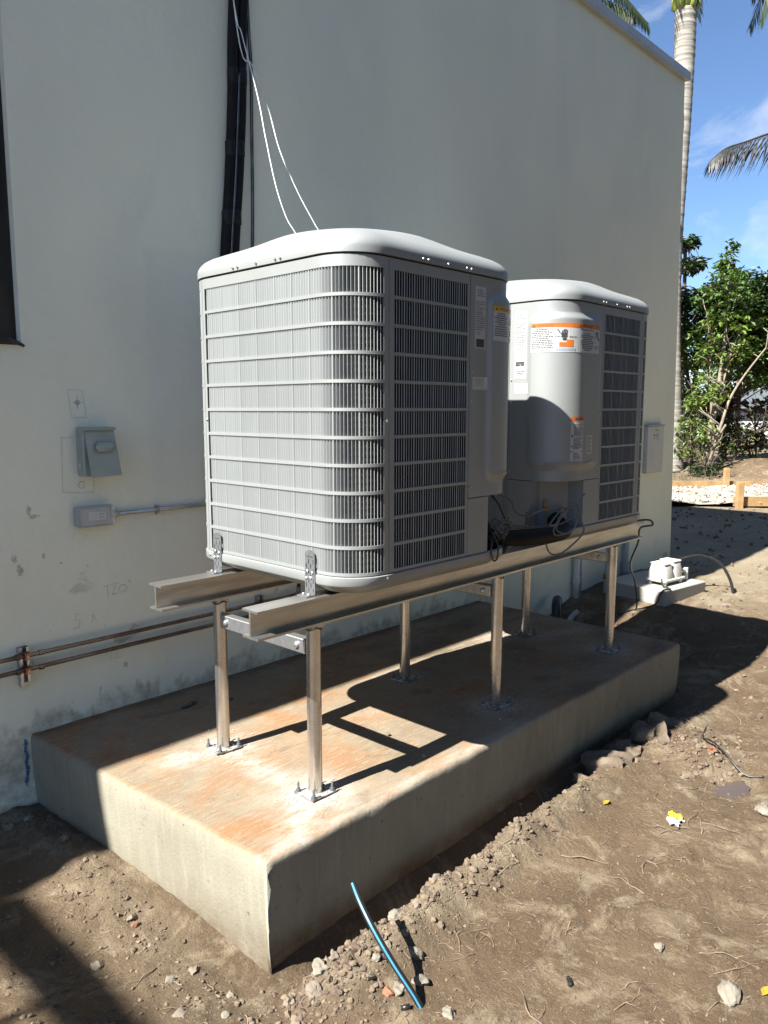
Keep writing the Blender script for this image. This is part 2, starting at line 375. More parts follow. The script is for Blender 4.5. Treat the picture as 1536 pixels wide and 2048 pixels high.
# concrete pad: broom finish, rust bleed, drilling dust
def concrete_material():
    m = bpy.data.materials.new('concrete'); m.use_nodes = True
    n = m.node_tree; N = n.nodes; K = n.links; b = N['Principled BSDF']
    b.inputs['Roughness'].default_value = 0.92; b.inputs['Specular IOR Level'].default_value = 0.25
    geo = N.new('ShaderNodeNewGeometry')
    def noise(scale, detail=6, rough=0.62, stretch=None, dist=0.0):
        t = N.new('ShaderNodeTexNoise'); t.inputs['Scale'].default_value = scale
        t.inputs['Detail'].default_value = detail; t.inputs['Roughness'].default_value = rough
        t.inputs['Distortion'].default_value = dist
        if stretch:
            mp = N.new('ShaderNodeMapping'); mp.inputs['Scale'].default_value = stretch
            K.new(geo.outputs['Position'], mp.inputs['Vector']); K.new(mp.outputs['Vector'], t.inputs['Vector'])
        else: K.new(geo.outputs['Position'], t.inputs['Vector'])
        return t.outputs['Fac']
    def rng(v, a, bb, c=0.0, d=1.0):
        r = N.new('ShaderNodeMapRange'); r.inputs['From Min'].default_value = a; r.inputs['From Max'].default_value = bb
        r.inputs['To Min'].default_value = c; r.inputs['To Max'].default_value = d
        K.new(v, r.inputs['Value']); return r.outputs['Result']
    def mix(c1, c2, f):
        x = N.new('ShaderNodeMixRGB')
        for i, c in ((1, c1), (2, c2)):
            if isinstance(c, tuple): x.inputs[i].default_value = (*c, 1)
            else: K.new(c, x.inputs[i])
        K.new(f, x.inputs[0]); return x.outputs[0]
    def mul(a, c):
        x = N.new('ShaderNodeMath'); x.operation = 'MULTIPLY'
        K.new(a, x.inputs[0])
        if isinstance(c, float): x.inputs[1].default_value = c
        else: K.new(c, x.inputs[1])
        return x.outputs[0]
    top = N.new('ShaderNodeAttribute'); top.attribute_name = 'top'
    pow_ = N.new('ShaderNodeAttribute'); pow_.attribute_name = 'powder'
    mud = N.new('ShaderNodeAttribute'); mud.attribute_name = 'mud'
    side = mix((0.249, 0.231, 0.178), (0.203, 0.184, 0.139), rng(noise(4, 5, stretch=(1, 1, 0.4)), 0.35, 0.65))
    side = mix(side, (0.292, 0.272, 0.217), rng(noise(40, 5, stretch=(1, 1, 0.12)), 0.5, 0.75, 0, 0.6))
    side = mix(side, (0.216, 0.161, 0.081), rng(noise(3.3, 6, stretch=(2.5, 2.5, 0.4), dist=0.5), 0.64, 0.72, 0, 0.7))
    topc = mix((0.168, 0.134, 0.092), (0.22, 0.18, 0.127), rng(noise(3.0, 5), 0.38, 0.62))
    topc = mix(topc, (0.235, 0.112, 0.045), rng(noise(2.3, 9, 0.72, dist=1.0), 0.43, 0.64, 0, 0.8))
    topc = mix(topc, (0.10, 0.066, 0.042), rng(noise(5.0, 8, 0.7, stretch=(0.8, 1.5, 1), dist=0.7), 0.57, 0.70, 0, 0.7))
    topc = mix(topc, (0.265, 0.215, 0.15), rng(noise(34, 7, 0.75, stretch=(0.45, 2.4, 1)), 0.50, 0.66, 0, 0.85))
    topc = mix(topc, (0.11, 0.08, 0.052), rng(noise(60, 5, 0.75, stretch=(0.5, 2.0, 1)), 0.60, 0.72, 0, 0.6))
    # air holes, form-board line and trowel scars on the sides
    side = mix(side, (0.075, 0.065, 0.05), rng(noise(55, 2), 0.70, 0.74, 0, 0.75))
    side = mix(side, (0.115, 0.098, 0.072), rng(noise(7, 7, 0.72, dist=1.2), 0.60, 0.72, 0, 0.55))
    col = mix(side, topc, top.outputs['Fac'])
    pw = mul(pow_.outputs['Fac'], rng(noise(22, 8, 0.78, stretch=(0.7, 1.6, 1)), 0.36, 0.60, 0.08, 1.0))
    col = mix(col, (0.42, 0.405, 0.37), pw)
    col = mix(col, (0.099, 0.066, 0.038), mul(mud.outputs['Fac'], rng(noise(18, 5), 0.3, 0.6, 0.4, 1.0)))
    K.new(col, b.inputs['Base Color'])
    bp = N.new('ShaderNodeBump'); bp.inputs['Strength'].default_value = 0.55; bp.inputs['Distance'].default_value = 0.004
    K.new(noise(90, 6, 0.7), bp.inputs['Height'])
    bp2 = N.new('ShaderNodeBump'); bp2.inputs['Strength'].default_value = 0.45; bp2.inputs['Distance'].default_value = 0.006
    K.new(noise(30, 4, 0.6, stretch=(0.35, 3.0, 0.6)), bp2.inputs['Height'])
    K.new(mul(top.outputs['Fac'], 0.5), bp2.inputs['Strength'])
    K.new(bp.outputs['Normal'], bp2.inputs['Normal']); K.new(bp2.outputs['Normal'], b.inputs['Normal'])
    MATS['concrete'] = m
concrete_material()

# ------------------------------------------------------------------ mesh helpers
class MB:
    def __init__(s): s.v = []; s.f = []
    def add(s, vs, fs):
        k = len(s.v); s.v += [tuple(p) for p in vs]; s.f += [tuple(i + k for i in f) for f in fs]; return s
    def box(s, c, d, rz=0.0, m=None, bev=0.0):
        hx, hy, hz = d[0] / 2, d[1] / 2, d[2] / 2
        if bev <= 0:
            vs = [(x, y, z) for x in (-hx, hx) for y in (-hy, hy) for z in (-hz, hz)]
            fs = [(0, 1, 3, 2), (4, 6, 7, 5), (0, 4, 5, 1), (2, 3, 7, 6), (0, 2, 6, 4), (1, 5, 7, 3)]
        else:
            e = bev
            ring = lambda ix, z: [(-hx + ix, -hy + e + ix * 0, z), (-hx + e + ix * 0, -hy + ix, z), (hx - e, -hy + ix, z), (hx - ix, -hy + e, z),
                                  (hx - ix, hy - e, z), (hx - e, hy - ix, z), (-hx + e, hy - ix, z), (-hx + ix, hy - e, z)]
            vs = ring(e * 0.9, -hz) + ring(0, -hz + e) + ring(0, hz - e) + ring(e * 0.9, hz)
            fs = [tuple(range(7, -1, -1)), tuple(range(24, 32))]
            for r in range(3):
                for i in range(8):
                    fs.append((r * 8 + i, r * 8 + (i + 1) % 8, r * 8 + 8 + (i + 1) % 8, r * 8 + 8 + i))
        M = (m or Matrix.Identity(4))
        T = Matrix.Translation(Vector(c)) @ Matrix.Rotation(rz, 4, 'Z') @ M
        return s.add([T @ Vector(p) for p in vs], fs)
    def tube(s, path, r, n=8, caps=True):
        P = [Vector(p) for p in path]; k = len(P)
        rs = r if isinstance(r, (list, tuple)) else [r] * k
        t = (P[1] - P[0]).normalized()
        u = t.orthogonal().normalized()
        vs = []
        for i in range(k):
            t2 = (P[min(i + 1, k - 1)] - P[max(i - 1, 0)]).normalized()
            q = t.rotation_difference(t2); u = (q @ u).normalized(); t = t2
            w = t.cross(u)
            for j in range(n):
                a = 2 * math.pi * j / n
                vs.append(P[i] + (u * math.cos(a) + w * math.sin(a)) * rs[i])
        fs = [(i * n + j, i * n + (j + 1) % n, (i + 1) * n + (j + 1) % n, (i + 1) * n + j) for i in range(k - 1) for j in range(n)]
        if caps: fs += [tuple(range(n - 1, -1, -1)), tuple((k - 1) * n + j for j in range(n))]
        return s.add(vs, fs)
    def lathe(s, prof, c=(0, 0, 0), n=16, m=None):
        vs = []; k = len(prof); T = Matrix.Translation(Vector(c)) @ (m or Matrix.Identity(4))
        for (r, z) in prof:
            for j in range(n):
                a = 2 * math.pi * j / n
                vs.append(T @ Vector((r * math.cos(a), r * math.sin(a), z)))
        fs = [(i * n + j, i * n + (j + 1) % n, (i + 1) * n + (j + 1) % n, (i + 1) * n + j) for i in range(k - 1) for j in range(n)]
        fs += [tuple(range(n - 1, -1, -1)), tuple((k - 1) * n + j for j in range(n))]
        return s.add(vs, fs)
    def grid(s, pts):           # 2-d list of points
        r = len(pts); c = len(pts[0])
        return s.add([p for row in pts for p in row],
                     [(i * c + j, i * c + j + 1, (i + 1) * c + j + 1, (i + 1) * c + j) for i in range(r - 1) for j in range(c - 1)])
    def rock(s, c, size, seed=0, flat=0.7, sub=1):
        vs, fs = ICO[sub]
        rr = random.Random(seed)
        ph = [rr.uniform(0, 6.28) for _ in range(6)]; am = [rr.uniform(0.06, 0.2) for _ in range(3)]
        q = Quaternion((rr.gauss(0, 1), rr.gauss(0, 1), rr.gauss(0, 1), rr.gauss(0, 1))).normalized()
        sc = (rr.uniform(0.75, 1.25), rr.uniform(0.6, 1.0), rr.uniform(0.55, 0.95))
        out = []
        for v in vs:
            p = Vector(v)
            k = 1 + am[0] * math.sin(5 * p.x + ph[0]) + am[1] * math.sin(6 * p.y + ph[1]) + am[2] * math.sin(5 * p.z + ph[2]) + rr.uniform(-0.13, 0.13)
            p = q @ Vector((p.x * k * sc[0], p.y * k * sc[1], p.z * k * sc[2]))
            out.append((c[0] + p.x * size, c[1] + p.y * size, c[2] + p.z * size * flat))
        return s.add(out, fs)
    def build(s, name, m, parent=None, smooth=False, world=True, origin=None):
        me = bpy.data.meshes.new(name)
        off = Vector((0, 0, 0))
        if parent is None:
            if origin is None:
                a = np.array(s.v)
                origin = ((a[:, 0].min() + a[:, 0].max()) / 2, (a[:, 1].min() + a[:, 1].max()) / 2, a[:, 2].min())
            off = Vector(origin)
            vs = [(p[0] - off.x, p[1] - off.y, p[2] - off.z) for p in s.v]
        else: vs = s.v
        me.from_pydata(vs, [], s.f)
        me.materials.append(MATS[m])
        if smooth is True: me.polygons.foreach_set('use_smooth', [True] * len(me.polygons))
        me.update()
        o = bpy.data.objects.new(name, me); C.objects.link(o)
        if parent is not None:
            o.parent = parent
            if world:
                base = parent
                tr = Vector((0, 0, 0))
                while base is not None:
                    tr += base.location; base = base.parent
                o.location = -tr
        else: o.location = off
        if smooth not in (True, False):
            me.polygons.foreach_set('use_smooth', [True] * len(me.polygons))
            me.set_sharp_from_angle(angle=math.radians(smooth))
        return o

def _ico():
    t = (1 + 5 ** 0.5) / 2
    vs = [Vector(p).normalized() for p in [(-1, t, 0), (1, t, 0), (-1, -t, 0), (1, -t, 0), (0, -1, t), (0, 1, t), (0, -1, -t), (0, 1, -t), (t, 0, -1), (t, 0, 1), (-t, 0, -1), (-t, 0, 1)]]
    fs = [(0, 11, 5), (0, 5, 1), (0, 1, 7), (0, 7, 10), (0, 10, 11), (1, 5, 9), (5, 11, 4), (11, 10, 2), (10, 7, 6), (7, 1, 8), (3, 9, 4), (3, 4, 2), (3, 2, 6), (3, 6, 8), (3, 8, 9), (4, 9, 5), (2, 4, 11), (6, 2, 10), (8, 6, 7), (9, 8, 1)]
    out = [(vs, fs)]
    for _ in range(2):
        vs = list(out[-1][0]); nf = []; mid = {}
        def mp(a, b):
            k = (min(a, b), max(a, b))
            if k not in mid: vs.append(((vs[a] + vs[b]) / 2).normalized()); mid[k] = len(vs) - 1
            return mid[k]
        for (a, b, c) in out[-1][1]:
            ab, bc, ca = mp(a, b), mp(b, c), mp(c, a)
            nf += [(a, ab, ca), (b, bc, ab), (c, ca, bc), (ab, bc, ca)]
        out.append((vs, nf))
    return out
ICO = _ico()

def spline(pts, n=6):
    P = [Vector(p) for p in pts]; out = []
    for i in range(len(P) - 1):
        p0 = P[max(i - 1, 0)]; p1 = P[i]; p2 = P[i + 1]; p3 = P[min(i + 2, len(P) - 1)]
        for k in range(n):
            t = k / n
            out.append(0.5 * ((2 * p1) + (-p0 + p2) * t + (2 * p0 - 5 * p1 + 4 * p2 - p3) * t * t + (-p0 + 3 * p1 - 3 * p2 + p3) * t ** 3))
    out.append(P[-1]); return out

def thing(name, label, cat, loc=(0, 0, 0), rz=0.0, group=None):
    o = bpy.data.objects.new(name, None); C.objects.link(o)
    o.empty_display_size = 0.1
    o.location = loc; o.rotation_euler = (0, 0, rz)
    o['label'] = label; o['category'] = cat
    if group: o['group'] = group
    return o
def tag(o, label, cat, group=None):
    o['label'] = label; o['category'] = cat
    if group: o['group'] = group
    return o
def kind(o, k, label=None):
    o['kind'] = k
    if label: o['label'] = label
    return o

# ------------------------------------------------------------------ terrain
SLAB_Z = 0.323
def gh(x, y):
    x = np.asarray(x, float); y = np.asarray(y, float)
    base = 0.03 + 0.15 * sstep(4.2, 5.8, x) + 0.03 * sstep(7, 10, x) + 0.28 * sstep(13.2, 15.5, x + 0.35 * (6 - y) * 0)
    near = 1 - sstep(7, 11, np.abs(x - 2) + np.abs(y - 1.3) * 0.5)
    h = base + 0.045 * fbm(x * 0.8, y * 0.8, 3, 3) * (0.4 + 0.6 * near)
    h = h + near * (0.030 * fbm(x * 4.5, y * 4.5, 11, 4, 0.55))
    h = h + near * 0.014 * fbm(x * 24, y * 24, 21, 3, 0.6)
    h = h + (1 - near) * 0.05 * fbm(x * 1.8, y * 1.8, 31, 4)
    # trench scraped along the pad and the crumbly spoil thrown out of it
    al = sstep(1.15, 1.4, x) * (1 - sstep(3.8, 4.1, x))
    h = h - 0.10 * al * np.exp(-((y - 1.535) / 0.055) ** 2)
    lump = 0.5 + 1.1 * np.clip(fbm(x * 7, y * 7, 41, 3) + 0.3, 0, 1)
    sp = sstep(1.12, 1.35, x) * (1 - sstep(2.3, 3.2, x) * 0.7) * (1 - sstep(3.6, 3.9, x))
    h = h + 0.055 * sp * lump * np.exp(-((y - 1.395) / 0.075) ** 2)
    cr = np.abs(fbm(x * 24, y * 24, 45, 2)) * 2; cr2 = np.abs(fbm(x * 11, y * 11, 47, 2)) * 2
    h = h + (0.016 * (0.5 - cr) + 0.022 * (0.5 - cr2)) * (sp * np.exp(-((y - 1.41) / 0.09) ** 2) + 0.5 * np.exp(-((x - 1.04) / 0.09) ** 2) * sstep(1.3, 1.5, y))
    tr = sstep(0.02, 0.16, fbm(x * 2.4, y * 3.6, 49, 4)); h = h - near * 0.010 * tr + near * 0.007 * tr * fbm(x * 40, y * 40, 51, 2)
    h = h + 0.035 * np.exp(-(((x - 1.30) / 0.13) ** 2 + ((y - 1.36) / 0.11) ** 2)) * lump
    # loose soil banked on the left end of the pad
    h = h + 0.02 * np.exp(-((x - 1.04) / 0.10) ** 2) * sstep(2.0, 2.5, y)
    h = h - 0.065 * np.exp(-(((x - 1.15) / 0.17) ** 2 + ((y - 1.60) / 0.26) ** 2))
    # crumbled edge beyond the pad and the little pit with the puddle
    h = h - 0.055 * np.exp(-(((x - 3.16) / 0.20) ** 2 + ((y - 1.03) / 0.13) ** 2))
    h = h + 0.045 * np.exp(-(((x - 3.30) / 0.10) ** 2 + ((y - 1.22) / 0.10) ** 2))
    h = h - 0.17 * np.exp(-(((x - 4.55) / 0.28) ** 2 + ((y - 2.72) / 0.22) ** 2))
    # bank of spread soil below the trees
    h = h + 0.16 * np.exp(-(((x - 15.4) / 0.8) ** 2 + ((y - 4.7) / 0.9) ** 2))
    far = sstep(40, 120, np.hypot(x, y))
    return h * (1 - far) + 0.3 * far
def g1(x, y): return float(gh(np.array([x]), np.array([y]))[0])

def axis(lo, hi, step, ends, growth):
    a = list(np.arange(lo, hi, step))
    s_ = step; v = a[-1]
    while v < ends[1]:
        s_ *= growth; v += s_; a.append(v)
    s_ = step; v = a[0]; pre = []
    while v > ends[0]:
        s_ *= growth; v -= s_; pre.append(v)
    return np.array(pre[::-1] + a)
gx = axis(0.45, 4.3, 0.0115, (-900, 1500), 1.035)
gy = axis(0.25, 2.95, 0.0115, (-900, 1200), 1.05)
GX, GY = np.meshgrid(gx, gy)
GZ = gh(GX, GY)
nv = GX.size; nc = len(gx); nr = len(gy)
me = bpy.data.meshes.new('ground')
idx = (np.arange(nr - 1)[:, None] * nc + np.arange(nc - 1)[None, :]).ravel()
quads = np.stack([idx, idx + 1, idx + nc + 1, idx + nc], 1)
me.vertices.add(nv); me.vertices.foreach_set('co', np.stack([GX, GY, GZ], 2).ravel())
me.loops.add(quads.size); me.loops.foreach_set('vertex_index', quads.ravel())
me.polygons.add(len(quads)); me.polygons.foreach_set('loop_start', np.arange(0, quads.size, 4))
me.polygons.foreach_set('use_smooth', np.ones(len(quads), bool))
me.update(calc_edges=True); me.validate()
pale = 0.75 * sstep(5.2, 6.6, GX) * (0.35 + 0.9 * np.clip(fbm(GX * 1.1, GY * 1.1, 5, 4) + 0.35, 0, 1)) * (1 - sstep(13, 14.5, GX))
pale = np.maximum(pale, 0.55 * sstep(0.05, 0.3, fbm(GX * 3, GY * 3, 8, 5, 0.65)) * sstep(2.0, 3.4, GX))
pale = np.maximum(pale, 0.3 * np.exp(-((GY - 1.40) / 0.09) ** 2) * sstep(1.1, 1.3, GX) * (1 - sstep(2.0, 3.0, GX)))
pale = np.maximum(pale, 0.15 * np.exp(-((GX - 1.03) / 0.12) ** 2) * (1 - sstep(2.9, 3.0, GY)) * sstep(1.3, 1.6, GY))
at = me.attributes.new('pale', 'FLOAT', 'POINT'); at.data.foreach_set('value', np.clip(pale, 0, 1).ravel().astype(np.float32))
me.materials.append(MATS['soil'])
ground = bpy.data.objects.new('ground', me); C.objects.link(ground); kind(ground, 'structure', 'bare brown construction-site soil')

_x0, _y0 = 0.45, 0.25
_ix0 = int(np.argmin(np.abs(gx - _x0))); _iy0 = int(np.argmin(np.abs(gy - _y0)))
_DZ = GZ[_iy0:_iy0 + 234, _ix0:_ix0 + 334].tolist()
def g1(x, y):
    u_, v_ = (x - _x0) / 0.0115, (y - _y0) / 0.0115
    i, j = int(u_), int(v_)
    if u_ < 0 or v_ < 0 or i >= 332 or j >= 232: return float(gh(np.array([x]), np.array([y]))[0])
    fx, fy_ = u_ - i, v_ - j
    a, b_ = _DZ[j], _DZ[j + 1]
    return (a[i] * (1 - fx) + a[i + 1] * fx) * (1 - fy_) + (b_[i] * (1 - fx) + b_[i + 1] * fx) * fy_

# ------------------------------------------------------------------ building
WY = 2.90            # wall face
WX1 = 6.94           # right corner of the building
WTOP = 4.30
house = thing('building', 'pale grey stucco building wall beside the concrete pad', 'building', (2.0, WY, 0.0))
WINX0, WINX1, WINZ0, WINZ1 = -0.2, 1.155, 1.78, 3.70
def wallbox(x0, x1, z0, z1, y0=WY, y1=WY + 0.22):
    pass
xs = [-9.0, WINX0, WINX1, WX1]; zs = [-0.6, WINZ0, WINZ1, WTOP]
mb = MB()
for i in range(3):
    for j in range(3):
        if i == 1 and j == 1: continue
        if i < 2:
            mb.add([(xs[i], WY, zs[j]), (xs[i + 1], WY, zs[j]), (xs[i + 1], WY, zs[j + 1]), (xs[i], WY, zs[j + 1])], [(0, 1, 2, 3)])
# right-hand stretch of the front face: its end is a little out of plumb, with a worn arris
rowa = []; rowb = []; rowc = []
for k in range(81):
    z = -0.6 + (WTOP + 0.6) * k / 80
    xk = WX1 - 0.19 * max(0.0, z) / WTOP
    wob = 0.006 * float(fbm(np.array([z * 6.0]), np.array([1.3]), 91, 4)[0]) + (0.012 if abs(z - 3.95) < 0.05 else 0.0)
    rowa.append((WINX1, WY, z)); rowb.append((xk - 0.012 + wob, WY, z)); rowc.append((xk, WY + 0.010, z))
mb.grid([rowa, rowb, rowc][::-1])
RD = 0.11
mb.add([(WINX1, WY, WINZ0), (WINX1, WY + RD, WINZ0), (WINX1, WY + RD, WINZ1), (WINX1, WY, WINZ1)], [(3, 2, 1, 0)])
mb.add([(WINX0, WY, WINZ0), (WINX0, WY + RD, WINZ0), (WINX0, WY + RD, WINZ1), (WINX0, WY, WINZ1)], [(0, 1, 2, 3)])
mb.add([(WINX0, WY, WINZ0), (WINX1, WY, WINZ0), (WINX1, WY + RD, WINZ0), (WINX0, WY + RD, WINZ0)], [(3, 2, 1, 0)])
mb.add([(WINX0, WY, WINZ1), (WINX1, WY, WINZ1), (WINX1, WY + RD, WINZ1), (WINX0, WY + RD, WINZ1)], [(0, 1, 2, 3)])
# end wall with its slightly uneven corner, back, left end, roof deck
col_a = []; col_b = []
for k in range(41):
    z = -0.6 + (WTOP + 0.6) * k / 40
    xk = WX1 - 0.19 * max(0.0, z) / WTOP
    col_a.append((xk, WY + 0.010, z)); col_b.append((xk, 10.5, z))
mb.grid([col_a, col_b])
mb.add([(-9, 10.5, -0.6), (WX1, 10.5, -0.6), (WX1, 10.5, WTOP), (-9, 10.5, WTOP)], [(3, 2, 1, 0)])
mb.add([(-9, WY, -0.6), (-9, 10.5, -0.6), (-9, 10.5, WTOP), (-9, WY, WTOP)], [(0, 1, 2, 3)])
mb.add([(-9, WY, WTOP), (WX1 - 0.19, WY, WTOP), (WX1 - 0.19, 10.5, WTOP), (-9, 10.5, WTOP)], [(0, 1, 2, 3)])
mb.build('wall', 'stucco', house)
mb = MB()
for (x0, x1, y0, y1) in ((-9.05, WX1 - 0.16, WY - 0.035, WY + 0.20), (WX1 - 0.40, WX1 - 0.16, WY + 0.2, 10.55)):
    mb.box(((x0 + x1) / 2, (y0 + y1) / 2, WTOP + 0.026), (x1 - x0, y1 - y0, 0.064), bev=0.004)
mb.box((-1.15, WY - 0.020, WTOP - 0.013), (15.7, 0.034, 0.010))
mb.build('parapet_cap', 'coping', house)
win = MB()
fy = WY + RD - 0.02
for (cx, cz, sx, sz) in ((WINX1 - 0.03, (WINZ0 + WINZ1) / 2, 0.06, WINZ1 - WINZ0 - 0.002), (WINX0 + 0.03, (WINZ0 + WINZ1) / 2, 0.06, WINZ1 - WINZ0 - 0.002),
                         ((WINX0 + WINX1) / 2, WINZ0 + 0.026, WINX1 - WINX0 - 0.12, 0.05), ((WINX0 + WINX1) / 2, WINZ1 - 0.026, WINX1 - WINX0 - 0.12, 0.05),
                         (0.48, (WINZ0 + WINZ1) / 2, 0.05, WINZ1 - WINZ0 - 0.104)):
    win.box((cx - 0.002, fy - 0.02, cz), (sx, 0.07, sz))
wo = win.build('window', 'window_black', house)
MB().add([(WINX0, fy, WINZ0), (WINX1, fy, WINZ0), (WINX1, fy, WINZ1), (WINX0, fy, WINZ1)], [(0, 1, 2, 3)]).build('pane', 'glass', wo)
sl = MB(); sl.box(((WINX0 + WINX1) / 2 - 0.02, WY + 0.03, WINZ0 + 0.011), (WINX1 - WINX0 - 0.045, 0.10, 0.016))
sl.tube([(WINX1 - 0.05, WY - 0.012, WINZ0 + 0.016), (WINX1 - 0.02, WY - 0.016, WINZ0 + 0.008), (WINX1 + 0.004, WY - 0.018, WINZ0 - 0.004)], [0.009, 0.008, 0.005], 6)
sl.build('sill', 'window_black', wo)
# rooftop shade beams (out of the picture to the left; their shadow lies on the soil)
MB().box((-3.115, 0.9, WTOP - 0.05), (0.09, 3.9, 0.10)).build('shade_beam', 'coping', house)
MB().box((-4.35, 2.36, WTOP - 0.04), (2.36, 0.03, 0.06)).build('shade_beam', 'coping', house)
MB().box((-3.115, -1.0, WTOP / 2 - 0.3), (0.07, 0.07, WTOP + 0.4)).build('shade_post', 'coping', house)
# pencil marks left by the installers
def stroke(mb, pts, w=0.0011):
    P = [Vector((p[0], WY - 0.0012, p[1])) for p in pts]
    for a, b_ in zip(P[:-1], P[1:]):
        t = (b_ - a).normalized(); nrm = Vector((-t.z, 0, t.x)) * w
        mb.add([a - nrm - t * w * 0.6, b_ - nrm + t * w * 0.6, b_ + nrm + t * w * 0.6, a + nrm - t * w * 0.6], [(0, 1, 2, 3)])
def mark(strokes, w=0.0011):
    mb = MB()
    for st in strokes: stroke(mb, st, w)
    return mb.build('pencil_mark', 'pencil', house)
ci = lambda cx, cz, r, a0=0, a1=360: [(cx + r * math.cos(math.radians(a0 + (a1 - a0) * k / 16)), cz + r * math.sin(math.radians(a0 + (a1 - a0) * k / 16))) for k in range(17)]
z0 = EYE
mark([[(1.333, z0 + 0.027), (1.371, z0 + 0.027)], [(1.352, z0 + 0.052), (1.352, z0 + 0.002)], ci(1.352, z0 + 0.027, 0.008)], 0.0013)
mark([[(1.316, z0 + 0.075), (1.374, z0 + 0.073), (1.384, z0 - 0.03), (1.326, z0 - 0.03), (1.316, z0 + 0.075)]], 0.0008)
mark([[(1.33, z0 - 0.105), (1.284, z0 - 0.105), (1.276, z0 - 0.315), (1.40, z0 - 0.322), (1.402, z0 - 0.26)]], 0.0009)
mark([ci(1.352, z0 - 0.29, 0.013, 20, 340)], 0.001)
mark([[(1.42, z0 - 0.705), (1.49, z0 - 0.70)], [(1.437, z0 - 0.708), (1.436, z0 - 0.752)],
      [(1.455, z0 - 0.712), (1.474, z0 - 0.71), (1.456, z0 - 0.745), (1.482, z0 - 0.743)], ci(1.503, z0 - 0.727, 0.016),
      [(1.53, z0 - 0.695), (1.531, z0 - 0.705)], [(1.537, z0 - 0.695), (1.538, z0 - 0.705)]])
mark([[(1.322, z0 - 0.798), (1.302, z0 - 0.796), (1.297, z0 - 0.818), (1.318, z0 - 0.828), (1.312, z0 - 0.85), (1.288, z0 - 0.853)]], 0.0009)
mark([[(1.365, z0 - 0.845), (1.372, z0 - 0.812), (1.385, z0 - 0.842)]], 0.0009)
mark([[(1.437, z0 - 0.972), (1.439, z0 - 1.015)], [(1.452, z0 - 0.98), (1.467, z0 - 0.974), (1.469, z0 - 0.988), (1.45, z0 - 1.012), (1.48, z0 - 1.012)]], 0.0009)
# mortar smears on the stucco
def smear(cx, cz, rx, rz_, seed, m='patch_mortar', name='mortar_smear'):
    rr = random.Random(seed); n = 22; vs = [(cx, WY - 0.0035, cz)]
    for k in range(n):
        a = 2 * math.pi * k / n; q = rr.uniform(0.45, 1.2)
        vs.append((cx + rx * q * math.cos(a), WY - 0.0008, cz + rz_ * q * math.sin(a)))
    MB().add(vs, [(0, 1 + k, 1 + (k + 1) % n) for k in range(n)][::-1]).build(name, m, house)
smear(1.145, EYE - 0.372, 0.010, 0.020, 1); smear(1.163, EYE - 0.395, 0.022, 0.008, 2)
smear(1.083, EYE - 0.545, 0.012, 0.016, 3); smear(1.102, EYE - 0.59, 0.018, 0.020, 4)
smear(1.19, EYE - 0.55, 0.006, 0.012, 5); smear(1.255, EYE - 0.585, 0.004, 0.005, 6); smear(1.36, EYE - 0.61, 0.003, 0.004, 7)
smear(1.50, EYE - 1.05, 0.012, 0.016, 8)
# blue waterproofing smear at the pad joint
for k in range(7):
    smear(1.085 + random.uniform(-0.008, 0.004), EYE - 1.26 - 0.024 * k, 0.008, 0.02, 20 + k, 'blue_paint', 'blue_smear')

